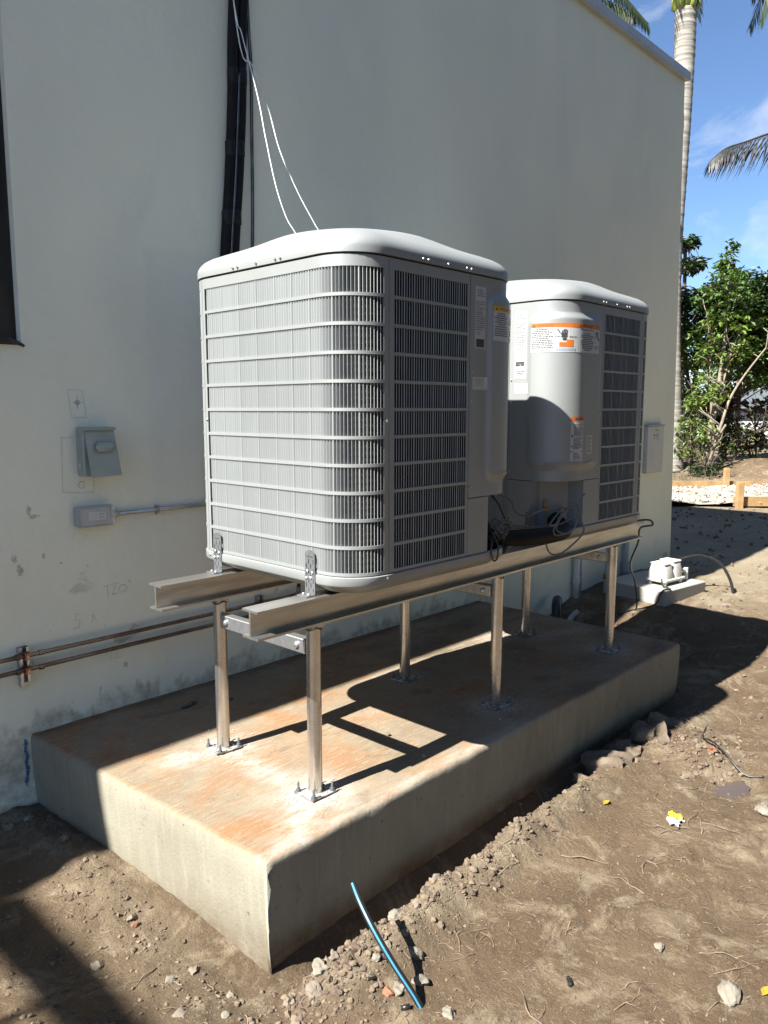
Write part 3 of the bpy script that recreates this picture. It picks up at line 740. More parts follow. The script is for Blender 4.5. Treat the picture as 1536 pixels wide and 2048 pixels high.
# ------------------------------------------------------------------ concrete pad
def lerp(a, b_, t): return a + (b_ - a) * t
POSTS = [(1.538, 2.265), (1.548, 1.772), (2.535, 2.27), (2.562, 1.785), (3.52, 2.265), (3.565, 1.79)]
def build_pad():
    X1 = 3.95; Y0 = 1.578; Y1 = WY + 0.004
    xl = lambda y: lerp(1.198, 1.100, (y - Y0) / (Y1 - Y0))
    # profile across (near side): list of (dy from edge, z, top flag)
    near = [(0.045, -0.28, 0), (0.032, -0.06, 0), (0.014, 0.02, 0), (0.006, 0.10, 0), (0.002, 0.18, 0), (0.0, 0.285, 0), (0.0008, 0.306, 0.0), (0.003, 0.3145, 0.3), (0.007, 0.320, 0.75), (0.013, SLAB_Z, 1)]
    left = [(0.035, -0.28, 0), (0.024, -0.06, 0), (0.012, 0.05, 0), (0.005, 0.15, 0), (0.001, 0.25, 0), (0.0, 0.305, 0.0), (0.003, 0.316, 0.5), (0.009, SLAB_Z, 1)]
    ny = 96; nx = 210
    ys = [(Y0 + d, z, t) for d, z, t in near] + [(lerp(Y0 + 0.013, Y1, k / ny), SLAB_Z, 1) for k in range(1, ny + 1)]
    xcols = [('L', d, z, t) for d, z, t in left] + [('T', k / nx, SLAB_Z, 1) for k in range(1, nx)] + [('R', d, z, t) for d, z, t in left[::-1]]
    P = []; T = []; 
    for (y, zy, ty) in ys:
        for c in xcols:
            a = xl(y)
            if c[0] == 'L': x = a + c[1]
            elif c[0] == 'R': x = X1 - c[1]
            else: x = lerp(a + 0.009, X1 - 0.009, c[1])
            zz = min(zy, c[2]); yy = y
            if c[0] != 'T' and zy < SLAB_Z:          # both profiles meet at the vertical corner
                yy = Y0 + np.interp(zz, [q_[1] for q_ in near], [q_[0] for q_ in near])
                dl = np.interp(zz, [q_[1] for q_ in left], [q_[0] for q_ in left])
                x = (xl(Y0) + dl) if c[0] == 'L' else (X1 - dl)
            P.append((x, yy, zz)); T.append(min(ty, c[3]))
    P = np.array(P); T = np.array(T)
    x, y, z = P[:, 0].copy(), P[:, 1].copy(), P[:, 2].copy()
    # the hand-trowelled edge wanders; faces are not quite flat; the top is broom rough
    edge = np.exp(-((y - Y0) / 0.03) ** 2)
    P[:, 1] += edge * (0.010 * fbm(x * 2.3, z * 0 + 3.1, 61, 3) + 0.006 * fbm(x * 14, z * 10, 62, 3))
    ledge = np.exp(-((x - xl(y)) / 0.02) ** 2)
    P[:, 0] += ledge * (0.008 * fbm(y * 3.0, z * 2, 63, 3) + 0.004 * fbm(y * 16, z * 12, 64, 3))
    P[:, 2] += T * (0.006 * fbm(x * 1.6, y * 1.6, 65, 3) + 0.0035 * fbm(x * 18, y * 42, 66, 3) + 0.006 * edge * fbm(x * 6, y, 67, 3))
    me = bpy.data.meshes.new('concrete_pad')
    nc = len(xcols); nr = len(ys)
    i0 = (np.arange(nr - 1)[:, None] * nc + np.arange(nc - 1)[None, :]).ravel()
    q = np.stack([i0, i0 + 1, i0 + nc + 1, i0 + nc], 1)
    me.from_pydata(P.tolist(), [], q.tolist())
    pw = np.zeros(len(P))
    strength = [0.95, 1.0, 0.35, 0.55, 0.55, 0.5]
    wob = 0.06 * fbm(x * 6, y * 6, 71, 3)
    for (px, py), s_ in zip(POSTS, strength):
        d = np.hypot(x - px, y - py) + wob * 1.4
        pw = np.maximum(pw, s_ * np.exp(-(d / 0.11) ** 2))
    def seg(a, b_, wd, s_):
        ax, ay = a; bx, by = b_
        t = np.clip(((x - ax) * (bx - ax) + (y - ay) * (by - ay)) / ((bx - ax) ** 2 + (by - ay) ** 2), 0, 1)
        d = np.hypot(x - ax - t * (bx - ax), y - ay - t * (by - ay)) + wob
        return s_ * np.exp(-(d / wd) ** 2)
    pw = np.maximum(pw, seg((1.53, 2.23), (1.53, 1.78), 0.05, 0.6))
    pw = np.maximum(pw, seg((1.53, 2.26), (1.36, 2.31), 0.055, 0.75))
    pw = np.maximum(pw, seg((1.52, 1.77), (1.33, 1.62), 0.055, 0.65))
    pw = np.maximum(pw, 0.75 * np.exp(-((y - 1.603) / 0.022) ** 2) * (0.5 + fbm(x * 5, y, 73, 3)) * (1 - sstep(2.3, 2.8, x)))
    pw = np.maximum(pw, seg((3.5, 2.3), (3.3, 2.33), 0.08, 0.6))
    pw = np.maximum(pw, seg((3.55, 2.2), (3.85, 2.05), 0.06, 0.4))
    mud = np.maximum(np.clip(1 - (z - (-0.02 + 0.10 * (fbm(x * 2.2, y * 2.2, 75, 4) + 0.35))) / 0.05, 0, 1) * (T < 0.5), 0)
    mud = np.maximum(mud, T * 0.8 * np.exp(-((y - 2.88 + 0.05 * fbm(x * 5, y * 0, 78, 3)) / 0.045) ** 2))
    mud = np.maximum(mud, T * 0.55 * sstep(2.5, 2.9, x) * sstep(0.02, 0.25, fbm(x * 3, y * 5, 79, 4)))
    for nm, arr in (('top', T), ('powder', np.clip(pw, 0, 1) * (T > 0.2)), ('mud', np.clip(mud, 0, 1))):
        a = me.attributes.new(nm, 'FLOAT', 'POINT'); a.data.foreach_set('value', arr.astype(np.float32))
    me.polygons.foreach_set('use_smooth', [True] * len(me.polygons))
    me.materials.append(MATS['concrete']); me.update()
    o = bpy.data.objects.new('concrete_pad', me); C.objects.link(o)
    tag(o, 'rust-stained concrete pad poured against the wall under both units', 'concrete pad')
    return o
build_pad()
SZ = SLAB_Z + 0.001

# ------------------------------------------------------------------ support stand
ZB0 = EYE - 0.662; ZB1 = EYE - 0.575          # beam bottom / top
stand = thing('support_stand', 'aluminium I-beam stand on six round posts bolted to the pad', 'stand', (2.5, 2.02, SZ))
def ibeam(y, x0, x1, name='beam'):
    mb = MB(); fw = 0.074; t = 0.007; h = ZB1 - ZB0
    prof = [(-fw / 2, 0), (fw / 2, 0), (fw / 2, t), (t / 2, t), (t / 2, h - t), (fw / 2, h - t), (fw / 2, h), (-fw / 2, h), (-fw / 2, h - t), (-t / 2, h - t), (-t / 2, t), (-fw / 2, t)]
    n = len(prof)
    vs = [(x, y + p[0], ZB0 + p[1]) for x in (x0, x1) for p in prof]
    fs = [(i, (i + 1) % n, n + (i + 1) % n, n + i) for i in range(n)]
    fs += [(3, 2, 1, 0), (11, 10, 3, 0), (0, 0, 0)][:0]
    for o in (0, n):
        fs += [(o + 0, o + 1, o + 2, o + 11), (o + 10, o + 3, o + 4, o + 9), (o + 8, o + 5, o + 6, o + 7)]
    mb.add(vs, fs)
    return mb.build(name, 'aluminium', stand)
ibeam(2.265, 1.288, 3.74); ibeam(1.772, 1.305, 3.80)
for k, (px, py) in enumerate(POSTS):
    r = 0.0235
    mb = MB(); zt = ZB0 - 0.014
    mb.tube([(px, py, SZ + 0.004), (px, py, SZ + 0.3), (px, py, zt)], r, 20)
    post = mb.build('post', 'steel_tube', stand, smooth=40)
    cap = MB(); cap.box((px, py, (zt + ZB0) / 2 - 0.0005), (0.05, 0.045, ZB0 - zt - 0.002)); cap.build('saddle_plate', 'galv', post)
    wl = MB()
    pts = [(px + (r + 0.001) * math.cos(a), py + (r + 0.001) * math.sin(a), zt - 0.002 + 0.004 * math.sin(a * 3 + k)) for a in np.linspace(0, 2 * math.pi, 25)]
    wl.tube(pts, 0.0032, 5); wl.build('weld', 'weld', post)
    pl = MB(); pl.box((px, py, SZ + 0.004), (0.100, 0.094, 0.005), rz=0.12 * (k % 3 - 1)); pl.build('base_plate', 'dusty_zinc', post)
    for sx_ in (-1, 1):
        for sy_ in (-1, 1):
            bx, by = px + sx_ * 0.040, py + sy_ * 0.037
            bo = MB()
            bo.lathe([(0.010, 0), (0.010, 0.002)], (bx, by, SZ + 0.0075), 10)
            bo.lathe([(0.0075, 0), (0.0075, 0.007)], (bx, by, SZ + 0.0095), 6)
            bo.lathe([(0.004, 0), (0.004, 0.018), (0.003, 0.02)], (bx, by, SZ + 0.0165), 8)
            bo.build('anchor_bolt', 'zinc', post, smooth=40)
for (a, b_, m_) in ((0, 1, 'galv'), (2, 3, 'aluminium'), (4, 5, 'aluminium')):
    (ax, ay), (bx, by) = POSTS[a], POSTS[b_]
    mb = MB(); zc = EYE - 0.742; L_ = ay - by - 0.049
    mb.box(((ax + bx) / 2, (ay + by) / 2, zc), (0.034, L_, 0.048), rz=math.atan2(-(ax - bx), (ay - by)), bev=0.003)
    br = mb.build('cross_brace', m_, stand)
    for yy in (ay - 0.06, by + 0.06):
        bo = MB(); xx = lerp(ax, bx, (ay - yy) / (ay - by))
        bo.lathe([(0.010, 0), (0.010, 0.006), (0.006, 0.009)], (xx - 0.0172, yy, zc), 8, Matrix.Rotation(-math.pi / 2, 4, 'Y'))
        bo.build('bolt', 'galv', br, smooth=40)
# drilling dust piled round the anchor plates
dust = MB(); rr = random.Random(5)
for (px, py), n in zip(POSTS, (110, 130, 40, 70, 40, 40)):
    for _ in range(n):
        a = rr.uniform(0, 6.28); d = abs(rr.gauss(0.065, 0.045))
        s_ = rr.uniform(0.0010, 0.0032)
        x_, y_ = px + d * math.cos(a), py + d * math.sin(a)
        if math.hypot(x_ - px, y_ - py) < 0.03: continue
        dust.rock((x_, y_, SZ + s_ * 0.4 + (0.0075 if abs(x_ - px) < 0.06 and abs(y_ - py) < 0.055 else 0)), s_, rr.random(), 0.8, 0)
kind(dust.build('drilling_dust', 'powder', None), 'stuff', 'white drilling dust scattered round the post bases')

# ------------------------------------------------------------------ condenser units
UW, UR, UH = 0.855, 0.14, 0.98
def per(s, off=0.0, w=UW, r=UR):
    h = w / 2; Lf = w - 2 * r; q = r * math.pi / 2; tot = 4 * (Lf + q)
    s = (s + q / 2) % tot
    k = int(s // (Lf + q)); t = s - k * (Lf + q)
    # corner k then flat k; corner 0 is (+,-)
    if t < q:
        a = -math.pi / 2 + t / r
        x, y = (h - r) + (r + off) * math.cos(a), -(h - r) + (r + off) * math.sin(a); nx, ny = math.cos(a), math.sin(a)
    else:
        x, y = h + off, -(h - r) + (t - q); nx, ny = 1.0, 0.0
    for _ in range(k): x, y = -y, x; nx, ny = -ny, nx
    return x, y, nx, ny
UP = 4 * (UW - 2 * UR + UR * math.pi / 2)
def srange(s0, s1, step=0.022):
    n = max(1, int(math.ceil(abs(s1 - s0) / step)))
    return [s0 + (s1 - s0) * k / n for k in range(n + 1)]
def pstrip(mb, s0, s1, z0, z1, o1=0.0, o0=-0.005, step=0.022):
    S_ = srange(s0, s1, step)
    rows = []
    for s in S_:
        a = per(s, o0); b_ = per(s, o1)
        rows.append([(a[0], a[1], z0), (b_[0], b_[1], z0), (b_[0], b_[1], z1), (a[0], a[1], z1)])
    k = len(rows); vs = [p for r in rows for p in r]
    fs = []
    for i in range(k - 1):
        for j in range(3): fs.append((i * 4 + j, (i + 1) * 4 + j, (i + 1) * 4 + j + 1, i * 4 + j + 1))
    fs += [(3, 2, 1, 0)[::-1], tuple((k - 1) * 4 + j for j in (3, 2, 1, 0))]
    mb.add(vs, fs)

def text_mesh(txt, size):
    cu = bpy.data.curves.new('t', 'FONT'); cu.body = txt; cu.size = size; cu.resolution_u = 2
    ob = bpy.data.objects.new('t', cu); C.objects.link(ob)
    dg = bpy.context.evaluated_depsgraph_get()
    m = ob.evaluated_get(dg).to_mesh()
    vs = [tuple(v.co) for v in m.vertices]; fs = [tuple(p.vertices) for p in m.polygons]
    ob.evaluated_get(dg).to_mesh_clear()
    bpy.data.objects.remove(ob); bpy.data.curves.remove(cu)
    return vs, fs
T_WARN = text_mesh('WARNING', 1.0); T_AVERT = text_mesh('AVERTISSEMENT', 1.0)

def make_unit(label, loc, rz, sh, extra):
    U = thing('condenser_unit', label, 'air conditioner', loc, rz, 'condenser units on the stand')
    B = lambda mb, name, m, parent=U, smooth=False: mb.build(name, m, parent, smooth, world=False)
    A0, A1 = -0.248 + sh, 0.285 + sh                  # access panel
    SEAM1, SEAM2 = 0.669, 1.51
    # ---- base pan
    mb = MB()
    rings = [(-0.06, -0.030), (-0.045, -0.030), (-0.018, -0.012), (0.0, -0.004), (0.0045, 0.002), (0.0045, 0.026), (-0.006, 0.030)]
    S_ = srange(0, UP, 0.03)[:-1]; n = len(S_)
    vs = []
    for (o, z) in rings:
        for s in S_:
            p = per(s, o); vs.append((p[0], p[1], z))
    fs = [(i * n + j, i * n + (j + 1) % n, (i + 1) * n + (j + 1) % n, (i + 1) * n + j) for i in range(len(rings) - 1) for j in range(n)]
    fs.append(tuple(range(n - 1, -1, -1)))
    mb.add(vs, fs); B(mb, 'base_pan', 'paint_light', smooth=40)
    for fx in (-0.3, 0.3):
        for fyy in (-0.245, 0.245):
            mb = MB(); mb.box((fx, fyy, -0.0352), (0.09, 0.07, 0.0096), bev=0.002); B(mb, 'foot_pad', 'black_rubber')
    # ---- coil behind the louvres
    mb = MB(); cw, cr = UW - 0.044, 0.20
    cp = 4 * (cw - 2 * cr + cr * math.pi / 2)
    S2 = [cp * k / 120 for k in range(120)]
    vs = []
    for z in (0.02, 0.97):
        for s in S2:
            p = per(s, 0, cw, cr); ex = max(0.0, (p[0] - p[1]) * 0.7071 - 0.385) * 0.7071      # the coil stops short of the valve bay
            vs.append((p[0] - ex, p[1] + ex, z))
    mb.add(vs, [(j, (j + 1) % 120, 120 + (j + 1) % 120, 120 + j) for j in range(120)] + [tuple(range(119, -1, -1)), tuple(range(120, 240))])
    coil = B(mb, 'coil', 'coil', smooth=40)
    mb = MB()
    q = cr * math.pi / 2; Lf = cw - 2 * cr
    for cidx in (1, 3) :
        for k in range(44):
            z = 0.045 + 0.0208 * k
            c0 = cidx * (Lf + q)
            pts = []
            for j in range(9):
                p = per(c0 - q * 0.42 + q * 0.84 * j / 8, 0.002, cw, cr); pts.append((p[0], p[1], z))
            mb.tube(pts, 0.0035, 5, False)
    o = B(mb, 'coil_tubes', 'copper_tarnished', coil, True); kind(o, 'stuff')
    # ---- louvre panels
    ROW0, PITCH_, SLOT, NR = 0.946, 0.0832, 0.0735, 11
    def louvre(s0, s1, m0, m1, wseed):
        mb = MB()
        pstrip(mb, s0 + 0.0012, s1 - 0.0012, ROW0, UH - 0.001)                       # top band
        zlow = ROW0 - PITCH_ * (NR - 1) - SLOT
        pstrip(mb, s0 + 0.0012, s1 - 0.0012, 0.031, zlow)
        pstrip(mb, s0 + 0.0012, s0 + m0, zlow, ROW0); pstrip(mb, s1 - m1, s1 - 0.0012, zlow, ROW0)
        P_ = B(mb, 'louvre_panel', 'paint', smooth=35)
        for k in range(NR - 1):
            mb = MB(); z1_ = ROW0 - PITCH_ * k - SLOT
            pstrip(mb, s0 + m0, s1 - m1, z1_ - (PITCH_ - SLOT), z1_, 0.0008, -0.008)
            B(mb, 'rib', 'paint', P_, 35)
        mb = MB(); rr = random.Random(wseed); a, b_ = s0 + m0, s1 - m1
        nb = int(round((b_ - a) / 0.0118)); nxt = rr.randint(3, 7)
        for k in range(1, nb):
            s = a + (b_ - a) * k / nb; hw = 0.0011
            if k == nxt: hw = 0.0024; nxt += rr.randint(4, 9)
            # each slat is pressed inwards at an angle, like a vertical blind
            tw = rr.uniform(-0.0006, 0.0006)
            c = [per(s - hw, -0.0022), per(s, -0.0010), per(s + hw, -0.0016), per(s + 0.0082 + tw, -0.0092), per(s + 0.0074 + tw, -0.0100)]
            vs = [(p[0], p[1], z) for z in (zlow, ROW0) for p in c]
            mb.add(vs, [(j, (j + 1) % 5, 5 + (j + 1) % 5, 5 + j) for j in range(5)])
        o = B(mb, 'louvre_bars', 'paint', P_); kind(o, 'stuff')
        return P_
    louvre(-SEAM1, A0, 0.024, 0.012, 1)
    louvre(-SEAM2, -SEAM1, 0.018, 0.022, 2)
    louvre(-(UP - SEAM2), -SEAM2, 0.014, 0.020, 3)
    louvre(SEAM1, SEAM2, 0.022, 0.018, 4)
    louvre(A1, SEAM1, 0.012, 0.024, 5)
    # dark backing strip inside the seams
    for s in (-SEAM1, -SEAM2, SEAM1, SEAM2, A0, A1):
        mb = MB(); pstrip(mb, s - 0.008, s + 0.008, 0.032, UH - 0.002, -0.0056, -0.009); B(mb, 'seam_post', 'black_plastic')
    for s in (-SEAM1 - 0.010, -SEAM2 + 0.012, SEAM1 + 0.010, SEAM2 - 0.012):
        for z in (0.50, 0.017):
            p = per(s, 0.001 if z > 0.1 else 0.005); mb = MB()
            M = Vector((p[2], p[3], 0)).to_track_quat('Z', 'Y').to_matrix().to_4x4()
            mb.lathe([(0.005, -0.002), (0.005, 0.0015), (0.0032, 0.0034), (0.001, 0.004)], (p[0], p[1], z), 8, M); B(mb, 'screw', 'galv', smooth=40)
    # ---- access panel with its bulged electrical cover, wrapping the corner
    PZ0 = 0.232
    BS0, BS1, BZ0, BZ1, BD = -0.148 + sh, 0.252 + sh, 0.285, 0.925, 0.014
    def ss(a, b_, x):
        t = max(0.0, min(1.0, (x - a) / (b_ - a))); return t * t * (3 - 2 * t)
    def bulge(s, z):
        rad = 0.045
        dx = max(BS0 + rad - s, 0, s - (BS1 - rad)); dz = max(BZ0 + rad - z, 0, z - (BZ1 - rad))
        d = rad - math.hypot(dx, dz)
        return BD * ss(-0.012, 0.020, d) if d > -0.02 else 0.0
    def surf(s, z, off=0.0):
        p = per(s, bulge(s, z) + off); return (p[0], p[1], z)
    sp = sorted(set([round(v, 4) for v in srange(A0 + 0.0012, A1 - 0.0012, 0.012)] + [round(BS0 + 0.004 * k, 4) for k in range(-3, 14)] + [round(BS1 - 0.004 * k, 4) for k in range(-3, 14)]))
    sp = [s for s in sp if A0 + 0.001 <= s <= A1 - 0.001]
    zp = sorted(set([round(v, 4) for v in np.linspace(PZ0, UH - 0.001, 34)] + [round(BZ0 + 0.004 * k, 4) for k in range(-3, 14)] + [round(BZ1 - 0.004 * k, 4) for k in range(-3, 14)]))
    rows = [[surf(s, z) for s in sp] for z in zp]
    rows = [[(lambda p: (p[0], p[1], PZ0))(per(s, -0.02)) for s in sp]] + rows
    mb = MB(); mb.grid(rows); panel = B(mb, 'access_panel', 'paint', smooth=50)
    for (s, z) in ((A0 + 0.012, 0.66), (A0 + 0.012, 0.565), (A0 + 0.012, 0.27), (A1 - 0.012, 0.66), (A1 - 0.012, 0.52), (A1 - 0.014, 0.26)):
        p = per(s, 0.0005); mb = MB(); M = Vector((p[2], p[3], 0)).to_track_quat('Z', 'Y').to_matrix().to_4x4()
        mb.lathe([(0.005, -0.002), (0.005, 0.0015), (0.003, 0.0034), (0.001, 0.004)], (p[0], p[1], z), 8, M); B(mb, 'screw', 'galv', panel, 40)
    # finger pull recess lips near the foot of the cover
    for (a, b_) in ((-0.07 + sh, 0.01 + sh), (0.13 + sh, 0.20 + sh)):
        mb = MB()
        rows = [[surf(s, 0.302 + dz, 0.001 + 0.006 * math.sin(math.pi * i / 8) * (0.3 + dz * 40)) for i, s in enumerate(np.linspace(a, b_, 9))] for dz in (-0.008, 0.0, 0.006, 0.010)]
        mb.grid(rows); B(mb, 'pull_lip', 'paint_light', panel, True)
    # ---- recessed valve bay below it
    for (q0, q1) in ((A0 + 0.0012, -0.128 + sh), (0.150 + sh, A1 - 0.0012)):
        mb = MB(); pstrip(mb, q0, q1, 0.031, PZ0 - 0.003); B(mb, 'corner_skirt', 'paint', smooth=35)
    mb = MB()
    pa = per(-0.128 + sh, -0.004); pb = per(0.150 + sh, -0.004)
    ia = per(-0.128 + sh, -0.075); ib = per(0.150 + sh, -0.075)
    prof = [pa, (ia[0], ia[1]), (ib[0], ib[1]), pb]
    mb.grid([[(p[0], p[1], z) for p in prof] for z in (0.031, PZ0 - 0.001)])
    mb.add([(p[0], p[1], PZ0 - 0.001) for p in prof], [(0, 1, 2, 3)]); mb.add([(p[0], p[1], 0.031) for p in prof], [(3, 2, 1, 0)])
    B(mb, 'valve_bay', 'paint')
    cxm, cym = (ia[0] + ib[0]) / 2, (ia[1] + ib[1]) / 2
    dv = Vector((cxm, cym, 0)).normalized()
    for k, (t, z) in enumerate(((-0.04, 0.10), (0.03, 0.075))):
        mb = MB(); tdir = Vector((-dv.y, dv.x, 0))
        b0 = Vector((cxm, cym, z)) + tdir * t - dv * 0.004
        mb.tube([b0, b0 + dv * 0.03], 0.011, 10); mb.tube([b0 + dv * 0.018, b0 + dv * 0.018 + Vector((0, 0, 0.04))], 0.008, 8)
        mb.tube([b0 + dv * 0.03, b0 + dv * 0.05], 0.007, 8)
        B(mb, 'service_valve', 'brass', smooth=40)
    # ---- labels
    def patch(mb, s0, s1, z0, z1, off):
        S_ = srange(s0, s1, 0.012); Z_ = srange(z0, z1, 0.03)
        mb.grid([[surf(s, z, off) for s in S_] for z in Z_])
    def lines(mb, s0, s1, z0, z1, n, fill=0.42, seed=0, off=0.0016, ctr=False):
        rr = random.Random(seed); dz = (z1 - z0) / n
        for k in range(n):
            if rr.random() < 0.08: continue
            zc = z1 - dz * (k + 0.5); e = s1 - (s1 - s0) * rr.choice((0, 0, 0, .1, .25, .45))
            st = s0
            if ctr: st = s0 + (s1 - e) / 2; e = s1 - (s1 - e) / 2
            x = st
            while x < e - 0.003:
                l = min(rr.uniform(0.004, 0.012), e - x)
                patch(mb, x, x + l, zc - dz * fill / 2, zc + dz * fill / 2, off); x += l + 0.0022
    def printed(name, mname, parent, fn):
        mb = MB(); fn(mb); kind(B(mb, name, mname, parent), 'stuff')
    def put_text(mb, tm, s0, z0, w, h, off=0.0019):
        vs, fs = tm; xs_ = [v[0] for v in vs]; ys_ = [v[1] for v in vs]
        x0, x1, y0, y1 = min(xs_), max(xs_), min(ys_), max(ys_)
        mb.add([surf(s0 + (v[0] - x0) / (x1 - x0) * w, z0 + (v[1] - y0) / (y1 - y0) * h, off) for v in vs], fs)
    # rating plate
    r0, r1 = -0.222 + sh, -0.162 + sh
    mb = MB(); patch(mb, r0, r1, 0.665 if extra else 0.74, 0.945, 0.0009); lab = B(mb, 'rating_label', 'white_label', panel)
    def rating(mb):
        lines(mb, r0 + 0.012, r1 - 0.006, 0.905, 0.938, 5, 0.35, 3)
        lines(mb, r0 + 0.005, r1 - 0.005, 0.80, 0.898, 14, 0.34, 4)
        lines(mb, r0 + 0.012, r1 - 0.016, 0.785, 0.797, 2, 0.3, 5)
    printed('print', 'print_grey', lab, rating)
    def rating_b(mb):
        patch(mb, r0 + 0.008, r1 - 0.008, 0.745, 0.772, 0.0016) if not extra else patch(mb, r0 + 0.006, r1 - 0.010, 0.728, 0.736, 0.0016)
        if extra: patch(mb, r0 + 0.006, r0 + 0.028, 0.718, 0.7265, 0.0016); patch(mb, r0 + 0.031, r1 - 0.010, 0.7195, 0.7265, 0.0016)
        if extra: lines(mb, r0 + 0.004, r1 - 0.008, 0.678, 0.698, 3, 0.5, 8, 0.0016, True)
    printed('print', 'print_black', lab, rating_b)
    # small plate
    m0, m1 = -0.232 + sh, -0.150 + sh
    mb = MB(); patch(mb, m0 + (0.012 if extra else 0), m1, 0.602, 0.645, 0.0009); lb = B(mb, 'small_label', 'white_label' if extra else 'box_grey_light', panel)
    printed('print', 'print_grey', lb, lambda mb: lines(mb, m0 + 0.018, m1 - 0.006, 0.608, 0.640, 5, 0.22, 11))
    # big two-language warning
    w0, w1, wz0, wz1 = -0.134 + sh, 0.218 + sh, 0.770, 0.888
    mb = MB(); patch(mb, w0, w1, wz0, wz1, 0.0009); wl = B(mb, 'warning_label', 'white_label', panel)
    printed('header', 'print_orange', wl, lambda mb: patch(mb, w0, w1, wz1 - 0.017, wz1, 0.0014))
    if not extra: printed('header_faded', 'print_yellow', wl, lambda mb: patch(mb, w0, w0 + 0.075, wz1 - 0.0168, wz1 - 0.0002, 0.0016))
    def wtext(mb):
        put_text(mb, T_WARN, w0 + 0.026, wz1 - 0.0135, 0.062, 0.0095); put_text(mb, T_AVERT, w0 + 0.212, wz1 - 0.0135, 0.085, 0.0095)
        for c in (w0 + 0.015, w0 + 0.200):
            mb.add([surf(c - 0.006, wz1 - 0.0138, 0.0019), surf(c + 0.006, wz1 - 0.0138, 0.0019), surf(c, wz1 - 0.0035, 0.0019)], [(0, 1, 2)])
        # hand and lightning symbol
        hx, hz = w0 + 0.132, wz1 - 0.058
        patch(mb, hx - 0.012, hx + 0.010, hz, hz + 0.017, 0.0017)
        for i, l in enumerate((0.010, 0.014, 0.015, 0.012)): patch(mb, hx - 0.011 + 0.0057 * i, hx - 0.0068 + 0.0057 * i, hz + 0.016, hz + 0.018 + l, 0.0017)
        patch(mb, hx - 0.008, hx + 0.007, hz - 0.012, hz - 0.002, 0.0017)
        for (a, b_, c, d) in ((-0.034, 0.034, -0.026, 0.031), (-0.028, 0.031, -0.021, 0.019), (-0.024, 0.020, -0.016, 0.018), (-0.018, 0.018, -0.012, 0.008)):
            P4 = [surf(hx + a, hz + b_, 0.0018), surf(hx + a + 0.004, hz + b_, 0.0018), surf(hx + c + 0.004, hz + d, 0.0018), surf(hx + c, hz + d, 0.0018)]
            mb.add(P4, [(0, 1, 2, 3)])
        # second figure at the right end
        fx = w1 - 0.024
        for (a, b_, c, d, e) in ((-0.012, 0.040, -0.012, 0.012, 0.004), (-0.010, 0.040, 0.006, 0.020, 0.005), (0.0, 0.044, 0.002, 0.020, 0.006), (0.004, 0.020, 0.014, 0.004, 0.008)):
            mb.add([surf(fx + a, wz0 + 0.05 + b_, 0.0018), surf(fx + a + e, wz0 + 0.05 + b_, 0.0018), surf(fx + c + e, wz0 + 0.05 + d, 0.0018), surf(fx + c, wz0 + 0.05 + d, 0.0018)], [(0, 1, 2, 3)])
        lines(mb, w0 + 0.205, w1 - 0.052, wz0 + 0.008, wz1 - 0.021, 12, 0.5, 23, 0.0016, True)
    printed('symbols', 'print_black', wl, wtext)
    printed('print', 'print_grey', wl, lambda mb: (lines(mb, w0 + 0.006, w0 + 0.088, wz0 + 0.008, wz1 - 0.021, 12, 0.45, 21, 0.0016, True), lines(mb, w0 + 0.094, w0 + 0.128, wz0 + 0.058, wz0 + 0.066, 2, 0.4, 25), lines(mb, w0 + 0.150, w0 + 0.186, wz0 + 0.058, wz0 + 0.066, 2, 0.4, 26), lines(mb, w1 - 0.042, w1 - 0.006, wz0 + 0.01, wz0 + 0.05, 5, 0.35, 27)))
    printed('print_orange', 'print_orange', wl, lambda mb: (patch(mb, w0 + 0.112, w0 + 0.168, wz0 + 0.022, wz0 + 0.040, 0.0016), patch(mb, w0 + 0.140, w0 + 0.168, wz0 + 0.040, wz0 + 0.050, 0.0016)))
    printed('barcode', 'print_blue', wl, lambda mb: [patch(mb, w0 + 0.098 + 0.0058 * k, w0 + 0.1015 + 0.0058 * k, wz0 + 0.006, wz0 + 0.017, 0.0016) for k in range(14)])
    if extra:
        c0, c1, cz0, cz1 = 0.034 + sh, 0.105 + sh, 0.318, 0.505
        mb = MB(); patch(mb, c0, c1, cz0, cz1, 0.0009); cl = B(mb, 'caution_label', 'white_label', panel)
        printed('header', 'print_orange', cl, lambda mb: patch(mb, c0, c1, cz1 - 0.018, cz1, 0.0014))
        printed('print', 'print_grey', cl, lambda mb: (lines(mb, c0 + 0.014, c1 - 0.004, cz0 + 0.05, cz1 - 0.024, 20, 0.45, 31), lines(mb, c0 + 0.014, c1 - 0.012, cz0 + 0.006, cz0 + 0.036, 5, 0.45, 33), patch(mb, c0 + 0.004, c0 + 0.010, cz0 + 0.10, cz0 + 0.112, 0.0016)))
        printed('symbols', 'print_black', cl, lambda mb: (patch(mb, c0, c0 + 0.012, cz0 + 0.038, cz0 + 0.041, 0.0016), patch(mb, c1 - 0.012, c1, cz0 + 0.038, cz0 + 0.041, 0.0016), patch(mb, c0 + 0.004, c0 + 0.010, cz0 + 0.06, cz0 + 0.066, 0.0016), lines(mb, c0 + 0.02, c1 - 0.01, cz1 - 0.013, cz1 - 0.005, 1, 0.8, 35)))
        e0, e1, ez0, ez1 = 0.135 + sh, 0.185 + sh, 0.345, 0.425
        mb = MB(); patch(mb, e0, e1, ez0, ez1, 0.0009); el = B(mb, 'data_label', 'box_grey_light', panel)
        printed('print', 'print_grey', el, lambda mb: lines(mb, e0 + 0.005, e1 - 0.005, ez0 + 0.006, ez1 - 0.006, 12, 0.4, 41))
    # ---- pressed top cap
    CZ = UH + 0.005
